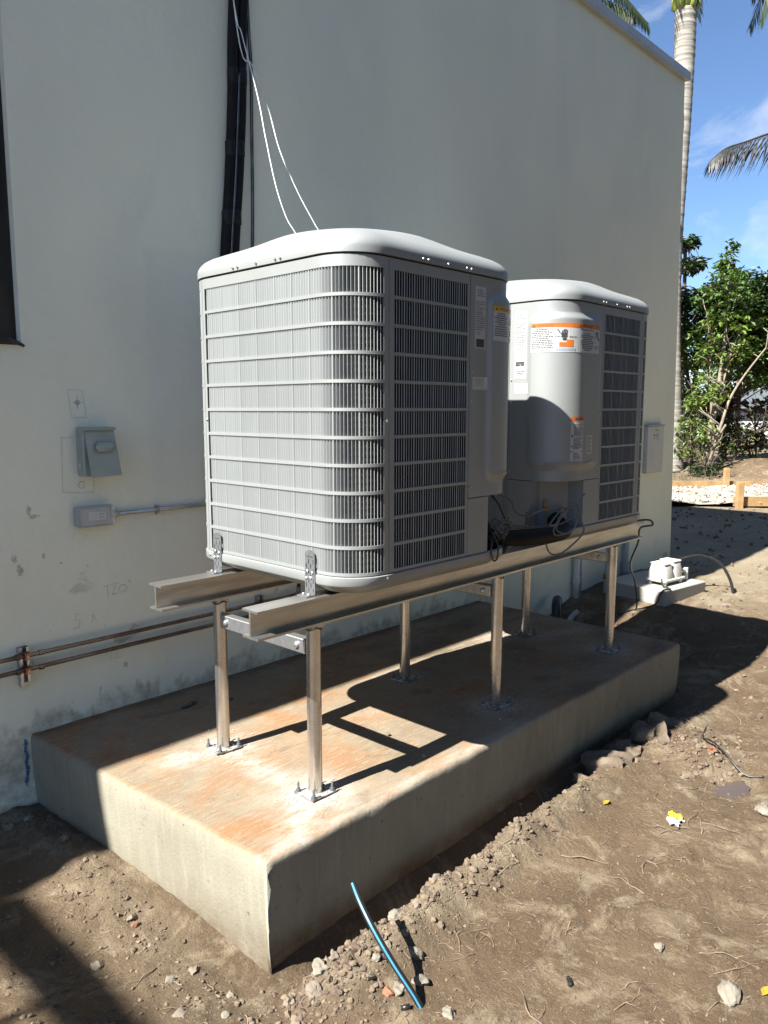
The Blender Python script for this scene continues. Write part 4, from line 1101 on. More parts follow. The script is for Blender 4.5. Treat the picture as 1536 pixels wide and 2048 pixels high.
    prof = [(-0.012, CZ), (0.0045, CZ), (0.005, CZ + 0.018), (0.003, CZ + 0.030), (-0.005, CZ + 0.042), (-0.018, CZ + 0.0545), (-0.038, CZ + 0.0665), (-0.065, CZ + 0.080), (-0.10, CZ + 0.0955), (-0.135, CZ + 0.110), (-0.165, CZ + 0.120), (-0.20, CZ + 0.126)]
    mb = MB(); S_ = srange(0, UP, 0.02)[:-1]; n = len(S_); vs = []
    for (o, z) in prof:
        for s in S_:
            p = per(s, 0)
            if o > -0.03:
                p = per(s, o); vs.append((p[0], p[1], z))
            else:       # blend the rounded square towards the round fan mouth
                t = min(1.0, (-o - 0.03) / 0.17); t = t * t * (3 - 2 * t)
                e = per(s, -0.03); k = (UW / 2 + o) / (UW / 2 - 0.03)
                a = math.atan2(e[1], e[0]); rad = UW / 2 + o + 0.03
                vs.append((lerp(e[0] * k, rad * math.cos(a), t), lerp(e[1] * k, rad * math.sin(a), t), z))
    fs = [(i * n + j, i * n + (j + 1) % n, (i + 1) * n + (j + 1) % n, (i + 1) * n + j) for i in range(len(prof) - 1) for j in range(n)]
    mb.add(vs, fs); cap = B(mb, 'top_cap', 'paint', smooth=45)
    mb = MB(); R0 = UW / 2 - 0.20 + 0.03
    for k in range(11):
        rad = R0 * (1 - k / 11.5) + 0.004
        pts = [(rad * math.cos(a), rad * math.sin(a), CZ + 0.126 + 0.010 * (1 - (rad / R0) ** 2)) for a in np.linspace(0, 2 * math.pi, 41)]
        mb.tube(pts, 0.0022, 4, False)
    for k in range(8):
        a = k * math.pi / 4
        mb.tube([(R0 * math.cos(a), R0 * math.sin(a), CZ + 0.123), (0.03 * math.cos(a), 0.03 * math.sin(a), CZ + 0.134)], 0.003, 4)
    kind(B(mb, 'fan_guard', 'black_plastic', cap), 'stuff')
    mb = MB(); mb.lathe([(R0 - 0.004, 0.0), (R0 - 0.004, 0.001)], (0, 0, CZ + 0.07), 40); B(mb, 'fan_well', 'black_plastic', cap)
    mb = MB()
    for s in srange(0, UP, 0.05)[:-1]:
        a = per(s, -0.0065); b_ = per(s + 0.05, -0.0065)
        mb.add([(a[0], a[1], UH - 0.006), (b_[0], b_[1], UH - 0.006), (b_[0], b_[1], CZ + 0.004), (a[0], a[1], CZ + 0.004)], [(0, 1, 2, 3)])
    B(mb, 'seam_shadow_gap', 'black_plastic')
    sc = []
    for c in range(4):
        b0 = c * (UP / 4)
        for d in (-0.30, -0.275, 0.0 + 0.398, 0.275, 0.30): sc.append(b0 + d)
    for s in sc:
        p = per(s, 0.0045); mb = MB(); M = Vector((p[2], p[3], 0)).to_track_quat('Z', 'Y').to_matrix().to_4x4()
        mb.lathe([(0.0052, -0.002), (0.0052, 0.002), (0.0034, 0.0044), (0.001, 0.005)], (p[0], p[1], CZ + 0.009), 8, M); B(mb, 'screw', 'galv', cap, 40)
    return U
UZ = ZB1 + 0.0402
U1 = (1.555 + UW / 2, 1.60 + UW / 2); U2 = (2.82 + UW / 2, 1.66 + UW / 2)
make_unit('grey condenser unit whose sunlit louvred face has tie-down brackets screwed on', (U1[0], U1[1], UZ), 0.0, -0.025, False)
make_unit('grey condenser unit half shaded, its labelled access panel facing the other unit', (U2[0], U2[1], UZ), -math.pi / 2, 0.012, True)

# ------------------------------------------------------------------ tie-down brackets
def bracket(x, y, label, m='zinc'):
    T = thing('tie_down_bracket', label, 'bracket', (x, y, ZB1), 0, 'tie-down brackets')
    mb = MB(); w, h = 0.047, 0.122
    cols = [-w / 2, -0.0175, -0.0145, -0.0065, -0.0035, 0.0035, 0.0065, 0.0145, 0.0175, w / 2]
    nz = 24; zz = [0.002 + h * k / nz for k in range(nz + 1)]
    idx = {}
    vs = []; fs = []
    for i, c in enumerate(cols):
        for j, z in enumerate(zz): idx[i, j] = len(vs); vs.append((0, c, z))
    for i in range(len(cols) - 1):
        for j in range(nz):
            slot = i in (1, 3, 5, 7) and ((j + (0 if i in (1, 5) else 3)) % 6 in (1, 2, 3)) and 1 < j < nz - 2
            if not slot: fs.append((idx[i, j], idx[i + 1, j], idx[i + 1, j + 1], idx[i, j + 1]))
    mb.add(vs, fs)
    arc = [(0, (w / 2) * math.cos(a), 0.002 + h + 0.018 * math.sin(a)) for a in np.linspace(0, math.pi, 13)]
    mb.add(arc, [tuple(range(13))])
    mb.add([(0, -w / 2, 0.002), (0, w / 2, 0.002), (-0.035, w / 2, 0.002), (-0.035, -w / 2, 0.002)], [(0, 1, 2, 3)])
    mb.v = [(p[0] + x, p[1] + y, p[2] + ZB1) for p in mb.v]
    o = mb.build('strap', m, T)
    md = o.modifiers.new('thick', 'SOLIDIFY'); md.thickness = 0.0025; md.offset = 0
    for (dy, dz) in ((-0.012, 0.072), (0.010, 0.075), (-0.004, 0.055), (0.016, 0.052)):
        mb = MB(); mb.lathe([(0.005, 0.0012), (0.005, 0.004), (0.0025, 0.0056)], (x, y + dy, ZB1 + dz), 6, Matrix.Rotation(-math.pi / 2, 4, 'Y')); mb.build('screw', 'galv', T)
    for (dx, dy) in ((-0.018, -0.012), (-0.018, 0.012)):
        mb = MB(); mb.lathe([(0.0055, 0.003), (0.0055, 0.007), (0.003, 0.009)], (x + dx, y + dy, ZB1), 6); mb.build('screw', 'galv', T)
    mb = MB(); mb.box((x - 0.0016, y, ZB1 + 0.002 + h - 0.002), (0.0012, 0.028, 0.002)); mb.build('stamp', 'print_black', T)
    return T
bx = 1.555 - 0.0062
bracket(bx, 2.283, 'perforated tie-down bracket on the beam nearer the wall, under the sunlit louvres')
bracket(bx, 1.785, 'perforated tie-down bracket on the outer beam under the sunlit louvres')
bracket(2.82 - 0.0062, 2.283, 'dark perforated tie-down bracket in the gap between the two units', 'black_plastic')
bracket(2.82 - 0.0062, 1.80, 'perforated tie-down bracket behind the coiled cable of the shaded unit', 'zinc')

# ------------------------------------------------------------------ line sets and cables between units
def cable(name, pts, r, m, label, cat, n=6, seg=6, group=None):
    mb = MB(); mb.tube(spline(pts, seg), r, n); return tag(mb.build(name, m, None, True), label, cat, group)
ls = thing('insulated_pipe', 'thick black insulated pipe bending between the two units', 'pipe', (2.6, 1.68, 1.03))
mb = MB(); mb.tube(spline([(2.36, 1.80, 1.06), (2.42, 1.72, 1.055), (2.55, 1.66, 1.05), (2.72, 1.64, 1.045), (2.83, 1.645, 1.045), (2.885, 1.69, 1.055), (2.91, 1.74, 1.08)], 7), 0.034, 14); mb.build('insulation', 'black_rubber', ls, True)
mb = MB(); mb.tube(spline([(2.34, 1.80, 1.10), (2.42, 1.70, 1.092), (2.58, 1.655, 1.085), (2.75, 1.64, 1.078), (2.90, 1.71, 1.09)], 7), 0.007, 8); mb.build('copper_line', 'copper_tarnished', ls, True)
mb = MB(); mb.tube(spline([(2.32, 1.77, 1.035), (2.38, 1.70, 1.02), (2.44, 1.69, 1.02), (2.47, 1.72, 1.03), (2.45, 1.79, 1.035), (2.42, 1.88, 1.035)], 7), 0.026, 12)
tag(mb.build('insulated_pipe', 'black_rubber', None, True), 'short black insulated pipe bent at the corner of the sunlit unit', 'pipe')
cable('wire_coil', [(2.751, 1.606, 1.155), (2.695, 1.632, 1.084), (2.68, 1.636, 1.024), (2.691, 1.624, 0.974), (2.726, 1.597, 0.968), (2.772, 1.557, 1.014), (2.802, 1.535, 1.064), (2.79, 1.559, 1.125), (2.764, 1.591, 1.149), (2.72, 1.60, 1.12), (2.70, 1.60, 1.07), (2.74, 1.57, 1.055), (2.78, 1.56, 1.10), (2.765, 1.575, 1.15)], 0.0036, 'grey_wire', 'coil of grey cable hanging in front of the shaded unit', 'cable')
cable('loose_wire', [(2.801, 1.535, 1.212), (2.747, 1.572, 1.158), (2.70, 1.60, 1.097), (2.685, 1.605, 1.063), (2.702, 1.595, 1.047), (2.745, 1.556, 1.067), (2.764, 1.546, 1.117), (2.753, 1.563, 1.148)], 0.0034, 'grey_wire', 'grey wire with a straight free end above the coiled cable', 'cable')
cable('loose_wire', [(2.44, 1.74, 1.235), (2.524, 1.708, 1.197), (2.55, 1.701, 1.151), (2.592, 1.671, 1.129), (2.653, 1.641, 1.15), (2.713, 1.608, 1.16), (2.762, 1.584, 1.153), (2.80, 1.58, 1.175), (2.798, 1.559, 1.14), (2.754, 1.59, 1.10), (2.72, 1.60, 1.09)], 0.0032, 'grey_wire', 'thin grey wire sagging from one unit to the other', 'cable')
cable('loose_wire', [(2.30, 1.70, 1.09), (2.25, 1.60, 1.085), (2.241, 1.594, 1.045), (2.253, 1.59, 1.009), (2.269, 1.585, 1.018), (2.271, 1.585, 1.063), (2.265, 1.60, 1.099), (2.33, 1.68, 1.11)], 0.0032, 'black_plastic', 'black wire drooping in a loop below the sunlit unit', 'cable')
cable('loose_wire', [(2.33, 1.66, 1.236), (2.345, 1.635, 1.20), (2.37, 1.625, 1.15), (2.40, 1.62, 1.115), (2.42, 1.64, 1.10)], 0.0045, 'black_plastic', 'thick black wire dropping out of the sunlit unit electrical box', 'cable')
rr = random.Random(3)
for k in range(9):
    cx_, cy_, cz_ = 2.35 + rr.uniform(-0.01, 0.03), 1.655 + rr.uniform(-0.02, 0.02), 1.10 + rr.uniform(-0.015, 0.03)
    a0 = rr.uniform(0, 6.28); pts = []
    for j in range(9):
        a = a0 + j * 0.85; q = rr.uniform(0.03, 0.07)
        pts.append((cx_ + q * math.cos(a) * 0.9, cy_ + q * math.sin(a) * 0.55, cz_ + 0.03 * math.sin(a * 1.3 + k) + 0.004 * j * rr.uniform(-1, 1)))
    cable('tangled_wire', pts, 0.0028, 'grey_wire' if k % 3 else 'black_plastic', 'thin wire in the tangle at the corner of the sunlit unit', 'cable', 5, 5, 'wires tangled between the units')
gz = g1(5.09, 2.38)
cable('power_cord', [(3.70, 1.73, 0.99), (3.79, 1.705, 0.985), (3.86, 1.72, 0.95), (4.02, 1.86, 0.90), (4.223, 1.963, 0.782), (4.412, 2.091, 0.634), (4.633, 2.193, 0.523), (4.87, 2.273, 0.389), (5.088, 2.36, gz + 0.01), (5.0, 2.45, g1(5.0, 2.45) + 0.008)], 0.0055, 'black_plastic', 'black cord hanging from the beam end down to the soil', 'cord')

# ------------------------------------------------------------------ things on the wall
pb = thing('pipe_bundle', 'bundle of black insulated refrigerant pipes taped together on the wall', 'pipe', (2.1, 2.86, 0.9))
def bund(dx, dy, r, m, name, zt=4.25):
    mb = MB()
    pts = ([(2.20 + dx, WY - r - 0.004 - dy, zt), (2.105 + dx, WY - r - 0.004 - dy, 3.26)] if zt > 4 else [(2.093 + dx, WY - r - 0.004 - dy, 2.97)]) + [(2.086 + dx, WY - r - 0.004 - dy, 2.86), (2.062 + dx, WY - r - 0.004 - dy, 2.55), (2.03 + dx, WY - r - 0.004 - dy, 2.23), (1.99 + dx, WY - r - 0.004 - dy, 1.7), (1.985 + dx, WY - r - 0.004 - dy, 0.95)]
    mb.tube(spline(pts, 5), r, 12); return mb.build(name, m, pb, True)
bund(0.004, 0.0, 0.0225, 'black_rubber', 'insulated_pipe'); bund(0.050, 0.0, 0.0225, 'black_rubber', 'insulated_pipe')
bund(0.022, 0.036, 0.0055, 'copper_tarnished', 'copper_line', 3.0)
for z in (2.96, 2.66, 2.37, 1.9):
    xc = np.interp(z, [0.95, 1.7, 2.23, 2.55, 2.86, 3.26], [1.985, 1.99, 2.03, 2.062, 2.086, 2.105])
    mb = MB(); ring = []
    for zz in (z - 0.03, z - 0.028, z + 0.028, z + 0.03):
        o_ = 0.0240 if abs(zz - z) < 0.029 else 0.0227
        ring.append([(xc + 0.004 + o_ * math.cos(a), WY - 0.0265 + o_ * math.sin(a), zz) for a in np.linspace(0, 2 * math.pi, 17)])
    mb.grid(ring); mb.build('tape_wrap', 'black_tape', pb, True)
    mb = MB(); ring = []
    for zz in (z + 0.01 - 0.03, z + 0.01 - 0.028, z + 0.01 + 0.028, z + 0.04):
        o_ = 0.0240 if abs(zz - z - 0.01) < 0.029 else 0.0227
        ring.append([(xc + 0.050 + o_ * math.cos(a), WY - 0.0265 + o_ * math.sin(a), zz) for a in np.linspace(0, 2 * math.pi, 17)])
    mb.grid(ring); mb.build('tape_wrap', 'black_tape', pb, True)
cable('bare_pipe', [(2.17, 2.875, 4.25), (2.185, 2.88, 3.3), (2.20, 2.884, 3.05), (2.197, 2.884, 2.75), (2.194, 2.884, 2.5), (2.188, 2.884, 2.30), (2.17, 2.884, 1.9), (2.14, 2.884, 1.2)], 0.0075, 'copper_tarnished', 'thin bare copper pipe hanging beside the black pipe bundle', 'pipe', 8)
cable('white_wire', [(1.95, 2.87, 4.2), (2.078, 2.835, 3.255), (2.085, 2.79, 3.098), (2.075, 2.68, 2.826), (2.066, 2.62, 2.643), (2.065, 2.56, 2.45), (2.085, 2.52, 2.32), (2.13, 2.485, 2.20), (2.15, 2.48, 1.9), (2.15, 2.49, 1.2)], 0.0026, 'white_wire', 'thin white wire falling steeply behind the sunlit unit', 'wire', 6)
cable('white_wire', [(1.99, 2.86, 4.2), (2.09, 2.83, 3.14), (2.12, 2.77, 2.98), (2.145, 2.70, 2.80), (2.155, 2.64, 2.62), (2.20, 2.58, 2.45), (2.25, 2.53, 2.32), (2.30, 2.49, 2.20), (2.33, 2.485, 1.9), (2.33, 2.49, 1.2)], 0.0026, 'white_wire', 'thin white wire running further out over the sunlit unit', 'wire', 6)

# disconnect switch
ds = thing('disconnect_box', 'grey electrical disconnect box with tilted cover on the wall', 'switch box', (1.40, WY - 0.04, EYE - 0.26))
mb = MB(); mb.box((1.397, WY - 0.031, EYE - 0.165), (0.118, 0.060, 0.180), bev=0.004); mb.build('body', 'box_grey', ds)
mb = MB()
cv = [(1.345, WY - 0.064, EYE - 0.078), (1.462, WY - 0.064, EYE - 0.078), (1.470, WY - 0.10, EYE - 0.253), (1.350, WY - 0.10, EYE - 0.256)]
cb = [(p[0], p[1] + 0.010, p[2]) for p in cv]
mb.add(cv + cb, [(3, 2, 1, 0), (4, 5, 6, 7), (0, 1, 5, 4), (1, 2, 6, 5), (2, 3, 7, 6), (3, 0, 4, 7)])
mb.box((1.402, WY - 0.040, EYE - 0.0735), (0.128, 0.072, 0.012), bev=0.003)
cov = mb.build('cover', 'box_grey', ds)
mb = MB(); mb.box((1.412, WY - 0.088, EYE - 0.142), (0.078, 0.020, 0.040), m=Matrix.Rotation(-0.18, 4, 'X'), bev=0.012); mb.build('pull_handle', 'box_grey', cov, 40)
mb = MB(); mb.lathe([(0.012, 0.0), (0.012, 0.0015)], (1.3372, WY - 0.030, EYE - 0.215), 14, Matrix.Rotation(-math.pi / 2, 4, 'Y')); mb.build('knockout', 'box_grey_light', ds)
# receptacle
ob = thing('outlet_box', 'clear weatherproof outlet cover over a white receptacle on the wall', 'outlet', (1.38, WY - 0.03, EYE - 0.45))
mb = MB(); mb.box((1.382, WY - 0.0165, EYE - 0.413), (0.138, 0.032, 0.078), bev=0.004); mb.build('back_box', 'pvc_grey', ob)
mb = MB(); mb.box((1.392, WY - 0.035, EYE - 0.413), (0.072, 0.006, 0.036), bev=0.002); rc = mb.build('receptacle', 'white_label', ob)
mb = MB()
for dx in (0.012, 0.022):
    for dz in (-0.006, 0.006): mb.box((1.392 + dx, WY - 0.0385, EYE - 0.413 + dz), (0.003, 0.0012, 0.005))
mb.build('slots', 'print_black', rc)
mb = MB(); X0, X1, Z0, Z1, Y0, Y1 = 1.318, 1.454, EYE - 0.452, EYE - 0.374, WY - 0.072, WY - 0.033
mb.add([(X0, Y1, Z0), (X1, Y1, Z0), (X1, Y1, Z1), (X0, Y1, Z1), (X0 + .006, Y0, Z0 + .006), (X1 - .006, Y0, Z0 + .006), (X1 - .006, Y0, Z1 - .006), (X0 + .006, Y0, Z1 - .006)],
       [(4, 5, 6, 7), (0, 1, 5, 4), (1, 2, 6, 5), (2, 3, 7, 6), (3, 0, 4, 7)])
mb.build('bubble_cover', 'clear_plastic', ob)
mb = MB()
for (a, b_) in (((X0, Z0), (X1, Z0)), ((X1, Z0), (X1, Z1)), ((X1, Z1), (X0, Z1)), ((X0, Z1), (X0, Z0))):
    mb.tube([(a[0], Y1, a[1]), (b_[0], Y1, b_[1])], 0.003, 6)
mb.build('gasket_rim', 'pvc_grey', ob)
for z in (-0.395, -0.432):
    mb = MB(); mb.box((1.316, WY - 0.038, EYE + z), (0.012, 0.014, 0.012)); mb.build('hinge', 'pvc_grey', ob)
cd = thing('conduit', 'thin grey metal conduit running from the outlet behind the sunlit unit', 'conduit', (1.7, WY - 0.01, EYE - 0.43))
mb = MB(); mb.tube([(1.452, WY - 0.013, EYE - 0.415), (1.9, WY - 0.013, EYE - 0.414), (3.2, WY - 0.013, EYE - 0.41)], 0.0085, 12); mb.build('tube', 'galv', cd, True)
mb = MB(); mb.tube([(1.452, WY - 0.013, EYE - 0.415), (1.49, WY - 0.013, EYE - 0.415)], 0.0115, 10); mb.build('coupling', 'galv', cd, 40)
mb = MB(); mb.box((1.665, WY - 0.012, EYE - 0.412), (0.012, 0.022, 0.030)); mb.lathe([(0.004, 0), (0.004, 0.006)], (1.665, WY - 0.0025, EYE - 0.432), 8, Matrix.Rotation(math.pi / 2, 4, 'X')); mb.build('strap', 'galv', cd)

# copper water pipes on strut clamps
cpz = (EYE - 0.906, EYE - 0.962)
for k, z in enumerate(cpz):
    cp = thing('copper_pipe', ('upper copper water pipe clamped to the low wall' if k == 0 else 'lower copper water pipe clamped to the low wall'), 'pipe', (1.6, WY - 0.035, z - 0.01))
    mb = MB()
    if k == 0: pts = [(-0.8, WY - 0.036, z), (0.6, WY - 0.036, z), (1.5, WY - 0.036, z - 0.001), (2.385, WY - 0.036, z)]
    else: pts = [(-0.8, WY - 0.036, z), (0.6, WY - 0.036, z), (1.5, WY - 0.036, z + 0.004), (2.45, WY - 0.036, z + 0.004)]
    mb.tube(spline(pts, 5), 0.0085, 12); mb.build('pipe', 'copper_tarnished', cp, True)
    xe, ze = pts[-1][0], pts[-1][2]
    mb = MB(); mb.tube([(xe - 0.012, WY - 0.036, ze)] + [(xe + 0.025 * math.sin(a), WY - 0.036, ze + 0.025 - 0.025 * math.cos(a)) for a in np.linspace(0, math.pi / 2, 7)] + [(xe + 0.025, WY - 0.036, ze + 0.04)], 0.0105, 12); mb.build('elbow', 'copper_tarnished', cp, True)
    mb = MB(); mb.tube([(xe + 0.025, WY - 0.036, ze + 0.03), (xe + 0.025, WY - 0.036, ze + 0.45)], 0.0085, 12); mb.build('riser', 'copper_tarnished', cp, True)
    for xc in (1.05, 1.135):
        mb = MB(); mb.tube([(xc, WY - 0.036, z), (xc + 0.018, WY - 0.036, z)], 0.0108, 10); mb.build('coupling', 'copper_tarnished', cp, 40)
for k, xk in enumerate((1.088, 2.185)):
    st = thing('strut_clamp', ('slotted strut clamp holding the copper pipes left of the pad' if k == 0 else 'slotted strut clamp holding the copper pipes behind the stand'), 'pipe clamp', (xk, WY - 0.012, EYE - 1.03))
    mb = MB(); zc = EYE - 0.952; h = 0.15; w = 0.038
    mb.box((xk, WY - 0.002, zc), (w, 0.003, h))
    for sx_ in (-1, 1):
        mb.box((xk + sx_ * (w / 2 - 0.0015), WY - 0.014, zc), (0.003, 0.021, h)); mb.box((xk + sx_ * (w / 2 - 0.0065), WY - 0.0255, zc), (0.010, 0.002, h))
    mb.build('channel', 'galv', st)
    for dz in (-0.055, 0.0, 0.06):
        mb = MB(); mb.box((xk, WY - 0.0268, zc + dz - 0.008), (0.012, 0.0012, 0.010)); mb.build('slot_web', 'galv', st)
    for z in cpz:
        mb = MB()
        mb.tube([(xk - 0.010, WY - 0.036, z), (xk + 0.010, WY - 0.036, z)], 0.0125, 12); mb.box((xk, WY - 0.05, z), (0.016, 0.012, 0.024)); mb.build('pipe_grip', 'copper', st)
        mb = MB(); mb.box((xk, WY - 0.056, z), (0.006, 0.008, 0.010)); mb.build('clamp_bolt', 'galv', st)

# breaker panel at the far end of the wall
bp_ = thing('breaker_panel', 'flat grey breaker panel on the wall behind the shaded unit', 'electrical panel', (6.42, WY - 0.05, EYE - 0.54))
mb = MB(); mb.box((6.42, WY - 0.018, EYE - 0.34), (0.32, 0.034, 0.40), bev=0.004); bd = mb.build('door', 'box_grey_light', bp_)
mb = MB(); mb.box((6.42, WY - 0.021, EYE - 0.134), (0.33, 0.040, 0.010)); mb.build('lid', 'box_grey', bp_)
mb = MB()
for (dx, dz, sx, sz) in ((0.01, 0.165, 0.07, 0.007), (-0.03, 0.12, 0.020, 0.016), (0.03, 0.13, 0.05, 0.006), (0.03, 0.113, 0.05, 0.006), (-0.03, 0.095, 0.02, 0.008), (0.03, 0.09, 0.045, 0.005)):
    mb.box((6.42 + dx, WY - 0.0358, EYE - 0.34 + dz), (sx, 0.0012, sz))
mb.build('printed_text', 'print_black', bd)
# pipes standing against the wall beyond the pad
def wallpipe(name, x, z0_, z1_, r, m, label, y=WY - 0.035):
    T = thing(name, label, 'pipe', (x, y, z0_))
    mb = MB(); mb.tube([(x, y, z0_), (x, y, (z0_ + z1_) / 2), (x, y, z1_)], r, 12); mb.build('pipe', m, T, True)
    return T
T = wallpipe('white_pipe', 5.14, -0.05, 0.70, 0.024, 'pvc_white', 'cream PVC pipe rising against the wall beyond the pad')
mb = MB(); mb.tube([(5.14, WY - 0.035, 0.25), (5.14, WY - 0.035, 0.30)], 0.030, 12); mb.build('coupling', 'pvc_white', T, 40)
mb = MB(); mb.tube([(5.205, WY - 0.03, -0.05), (5.205, WY - 0.03, 0.72)], 0.012, 10); mb.build('side_conduit', 'pvc_grey', T, True)
T = wallpipe('valve_riser', 5.58, -0.05, 0.46, 0.017, 'pvc_grey', 'grey water riser with brass valve and blue lever beside a post', WY - 0.06)
mb = MB(); mb.lathe([(0.022, 0), (0.028, 0.015), (0.028, 0.04), (0.022, 0.055)], (5.58, WY - 0.06, 0.20), 12); mb.build('valve_body', 'brass', T, 40)
mb = MB(); mb.box((5.60, WY - 0.095, 0.235), (0.08, 0.018, 0.014)); mb.build('lever', 'valve_blue', T)
mb = MB(); mb.lathe([(0.03, 0), (0.034, 0.02), (0.03, 0.06)], (5.58, WY - 0.06, 0.36), 12); mb.build('union', 'pvc_grey', T, 40)
mb = MB(); mb.tube([(5.58, WY - 0.06, 0.46), (5.58, WY - 0.06, 0.62)], 0.011, 8); mb.build('upper_pipe', 'pvc_grey', T, True)
mb = MB(); mb.box((5.57, WY - 0.06, 0.64), (0.09, 0.05, 0.06), bev=0.006); mb.lathe([(0.022, 0), (0.022, 0.05)], (5.57, WY - 0.06, 0.67), 10); mb.build('sprinkler_valve', 'black_plastic', T)
T = wallpipe('grey_conduit', 5.94, 0.0, 0.72, 0.027, 'pvc_grey', 'fat grey conduit standing against the wall left of the pump pad')
mb = MB(); mb.tube([(5.94, WY - 0.035, 0.21), (5.94, WY - 0.035, 0.30)], 0.034, 12); mb.build('coupling', 'pvc_grey', T, 40)
mb = MB(); mb.tube([(6.02, WY - 0.03, 0.0), (6.02, WY - 0.03, 0.24)], 0.013, 8); mb.build('stub', 'pvc_grey', T, True)
# open hole with black bend and hose beyond the pad
cable('black_bend', [(4.62, 2.72, -0.15), (4.66, 2.74, 0.05), (4.72, 2.78, 0.16), (4.80, 2.82, 0.19)], 0.035, 'black_plastic', 'black pipe bend rising from the hole beyond the pad', 'pipe', 12)
cable('hose_stub', [(4.50, 2.60, -0.12), (4.56, 2.62, 0.02), (4.64, 2.62, 0.12), (4.70, 2.60, 0.16)], 0.018, 'pvc_grey', 'pale hose end curling out of the hole beyond the pad', 'hose', 10)

# ------------------------------------------------------------------ air pump on its little pad
PZ = EYE - 1.29
mb = MB(); a = math.radians(-8)
mb.box((5.58, 2.45, PZ - 0.10), (0.56, 0.52, 0.20), rz=a, bev=0.006)
pp = mb.build('pump_pad', 'far_beige', None); tag(pp, 'small square concrete pad under the white air pump', 'concrete pad')
pu = thing('air_pump', 'white two-lobed septic air pump standing on the small pad', 'air pump', (5.56, 2.36, PZ))
M4 = Matrix.Translation(Vector((5.56, 2.36, 0))) @ Matrix.Rotation(a, 4, 'Z')
def pbox(c, d, bev): 
    mb = MB(); p = M4 @ Vector((c[0], c[1], 0)); mb.box((p.x, p.y, PZ + c[2]), d, rz=a, bev=bev); return mb
pbox((0, 0, 0.036), (0.265, 0.175, 0.022), 0.006).build('base_tray', 'pump_white', pu)
for sx_ in (-1, 1):
    for sy_ in (-1, 1): pbox((sx_ * 0.10, sy_ * 0.06, 0.0135), (0.026, 0.026, 0.025), 0.003).build('foot', 'pump_white', pu)
def lobe(cx_, w0, w1, h0, h1):
    mb = MB(); rings = []
    for (z, sx_, sy_) in ((h0, w0, 0.155), (h0 + 0.05, w0 * 0.97, 0.150), (h1 - 0.03, w0 * 0.9, 0.135), (h1 - 0.012, w0 * 0.86, 0.128), (h1, w0 * 0.78, 0.115)):
        ring = []
        for k in range(24):
            t = 2 * math.pi * k / 24; e = 0.45
            q = M4 @ Vector((cx_ + sx_ / 2 * math.copysign(abs(math.cos(t)) ** e, math.cos(t)), sy_ / 2 * math.copysign(abs(math.sin(t)) ** e, math.sin(t)), 0))
            ring.append((q.x, q.y, PZ + z))
        rings.append(ring)
    n = 24; vs = [p for r in rings for p in r]
    mb.add(vs, [(i * n + j, i * n + (j + 1) % n, (i + 1) * n + (j + 1) % n, (i + 1) * n + j) for i in range(4) for j in range(n)] + [tuple(4 * n + j for j in range(n))])
    return mb
lobe(-0.062, 0.132, 0.1, 0.047, 0.150).build('housing', 'pump_white', pu, 40); lobe(0.062, 0.1322, 0.1, 0.0475, 0.158).build('housing', 'pump_white', pu, 40)
for (cx_, z) in ((-0.062, 0.157), (0.062, 0.165)):
    pbox((cx_, 0, z), (0.105, 0.125, 0.014), 0.006).build('filter_lid', 'pump_white', pu)
p0 = M4 @ Vector((0.13, -0.02, 0))
mb = MB(); mb.tube([(p0.x, p0.y, PZ + 0.07), (p0.x + 0.09, p0.y - 0.03, PZ + 0.075)], 0.014, 10); mb.tube([(p0.x + 0.09, p0.y - 0.03, PZ + 0.092), (p0.x + 0.09, p0.y - 0.03, PZ - 0.02)], 0.017, 10); mb.build('outlet_elbow', 'pvc_white', pu, 40)
cable('mains_cord', [(5.43, 2.33, PZ + 0.055), (5.38, 2.30, PZ + 0.02), (5.37, 2.26, PZ + 0.012), (5.33, 2.22, PZ + 0.009), (5.27, 2.25, PZ + 0.005), (5.22, 2.27, PZ - 0.08), (5.15, 2.33, g1(5.15, 2.33) + 0.008), (5.05, 2.42, g1(5.05, 2.42) + 0.008)], 0.006, 'black_plastic', 'short black mains cord of the white air pump', 'cord')
hz = g1(5.95, 1.99)
cable('black_hose', [(5.69, 2.38, PZ + 0.12), (5.78, 2.32, PZ + 0.16), (5.88, 2.22, PZ + 0.18), (5.95, 2.11, PZ + 0.13), (5.97, 2.03, hz + 0.10), (5.96, 1.99, hz - 0.04)], 0.011, 'black_plastic', 'black air hose arching from the pump into the soil', 'hose', 8)

# ------------------------------------------------------------------ formwork and white gravel
dR = Vector((math.sin(YAW), -math.cos(YAW), 0)); dF = Vector((math.cos(YAW), math.sin(YAW), 0))
fw = Vector((10.95, 3.74, 0)); ff = Vector((13.10, 4.85, 0))
path = MB(); rows = []
for k in range(61):
    t = -9 + 16 * k / 60
    rows.append([(lambda p: (p.x, p.y, g1(p.x, p.y) + 0.055 + 0.03 * math.sin(k * 1.7 + j)))(fw.lerp(ff, j / 12) + dR * t) for j in range(13)])
path.grid(rows); kind(path.build('gravel_bed', 'gravel', None, True), 'structure', 'bed of white crushed stone between the form boards')
rr = random.Random(9); gs = MB()
for k in range(2600):
    p = fw.lerp(ff, rr.random()) + dR * rr.uniform(-1.6, 3.0)
    gs.rock((p.x, p.y, g1(p.x, p.y) + 0.07), rr.uniform(0.012, 0.035), rr.random(), 0.7, 0)
kind(gs.build('gravel', 'gravel', None), 'stuff', 'loose white crushed stone')
def board(base, t0, t1, label):
    a_, b_ = base + dR * t0, base + dR * t1; c = (a_ + b_) / 2
    mb = MB(); mb.box((c.x, c.y, g1(c.x, c.y) + 0.075), ((b_ - a_).length, 0.035, 0.13), rz=math.atan2(dR.y, dR.x))
    o = mb.build('form_board', 'wood', None); tag(o, label, 'timber board', 'form boards'); return o
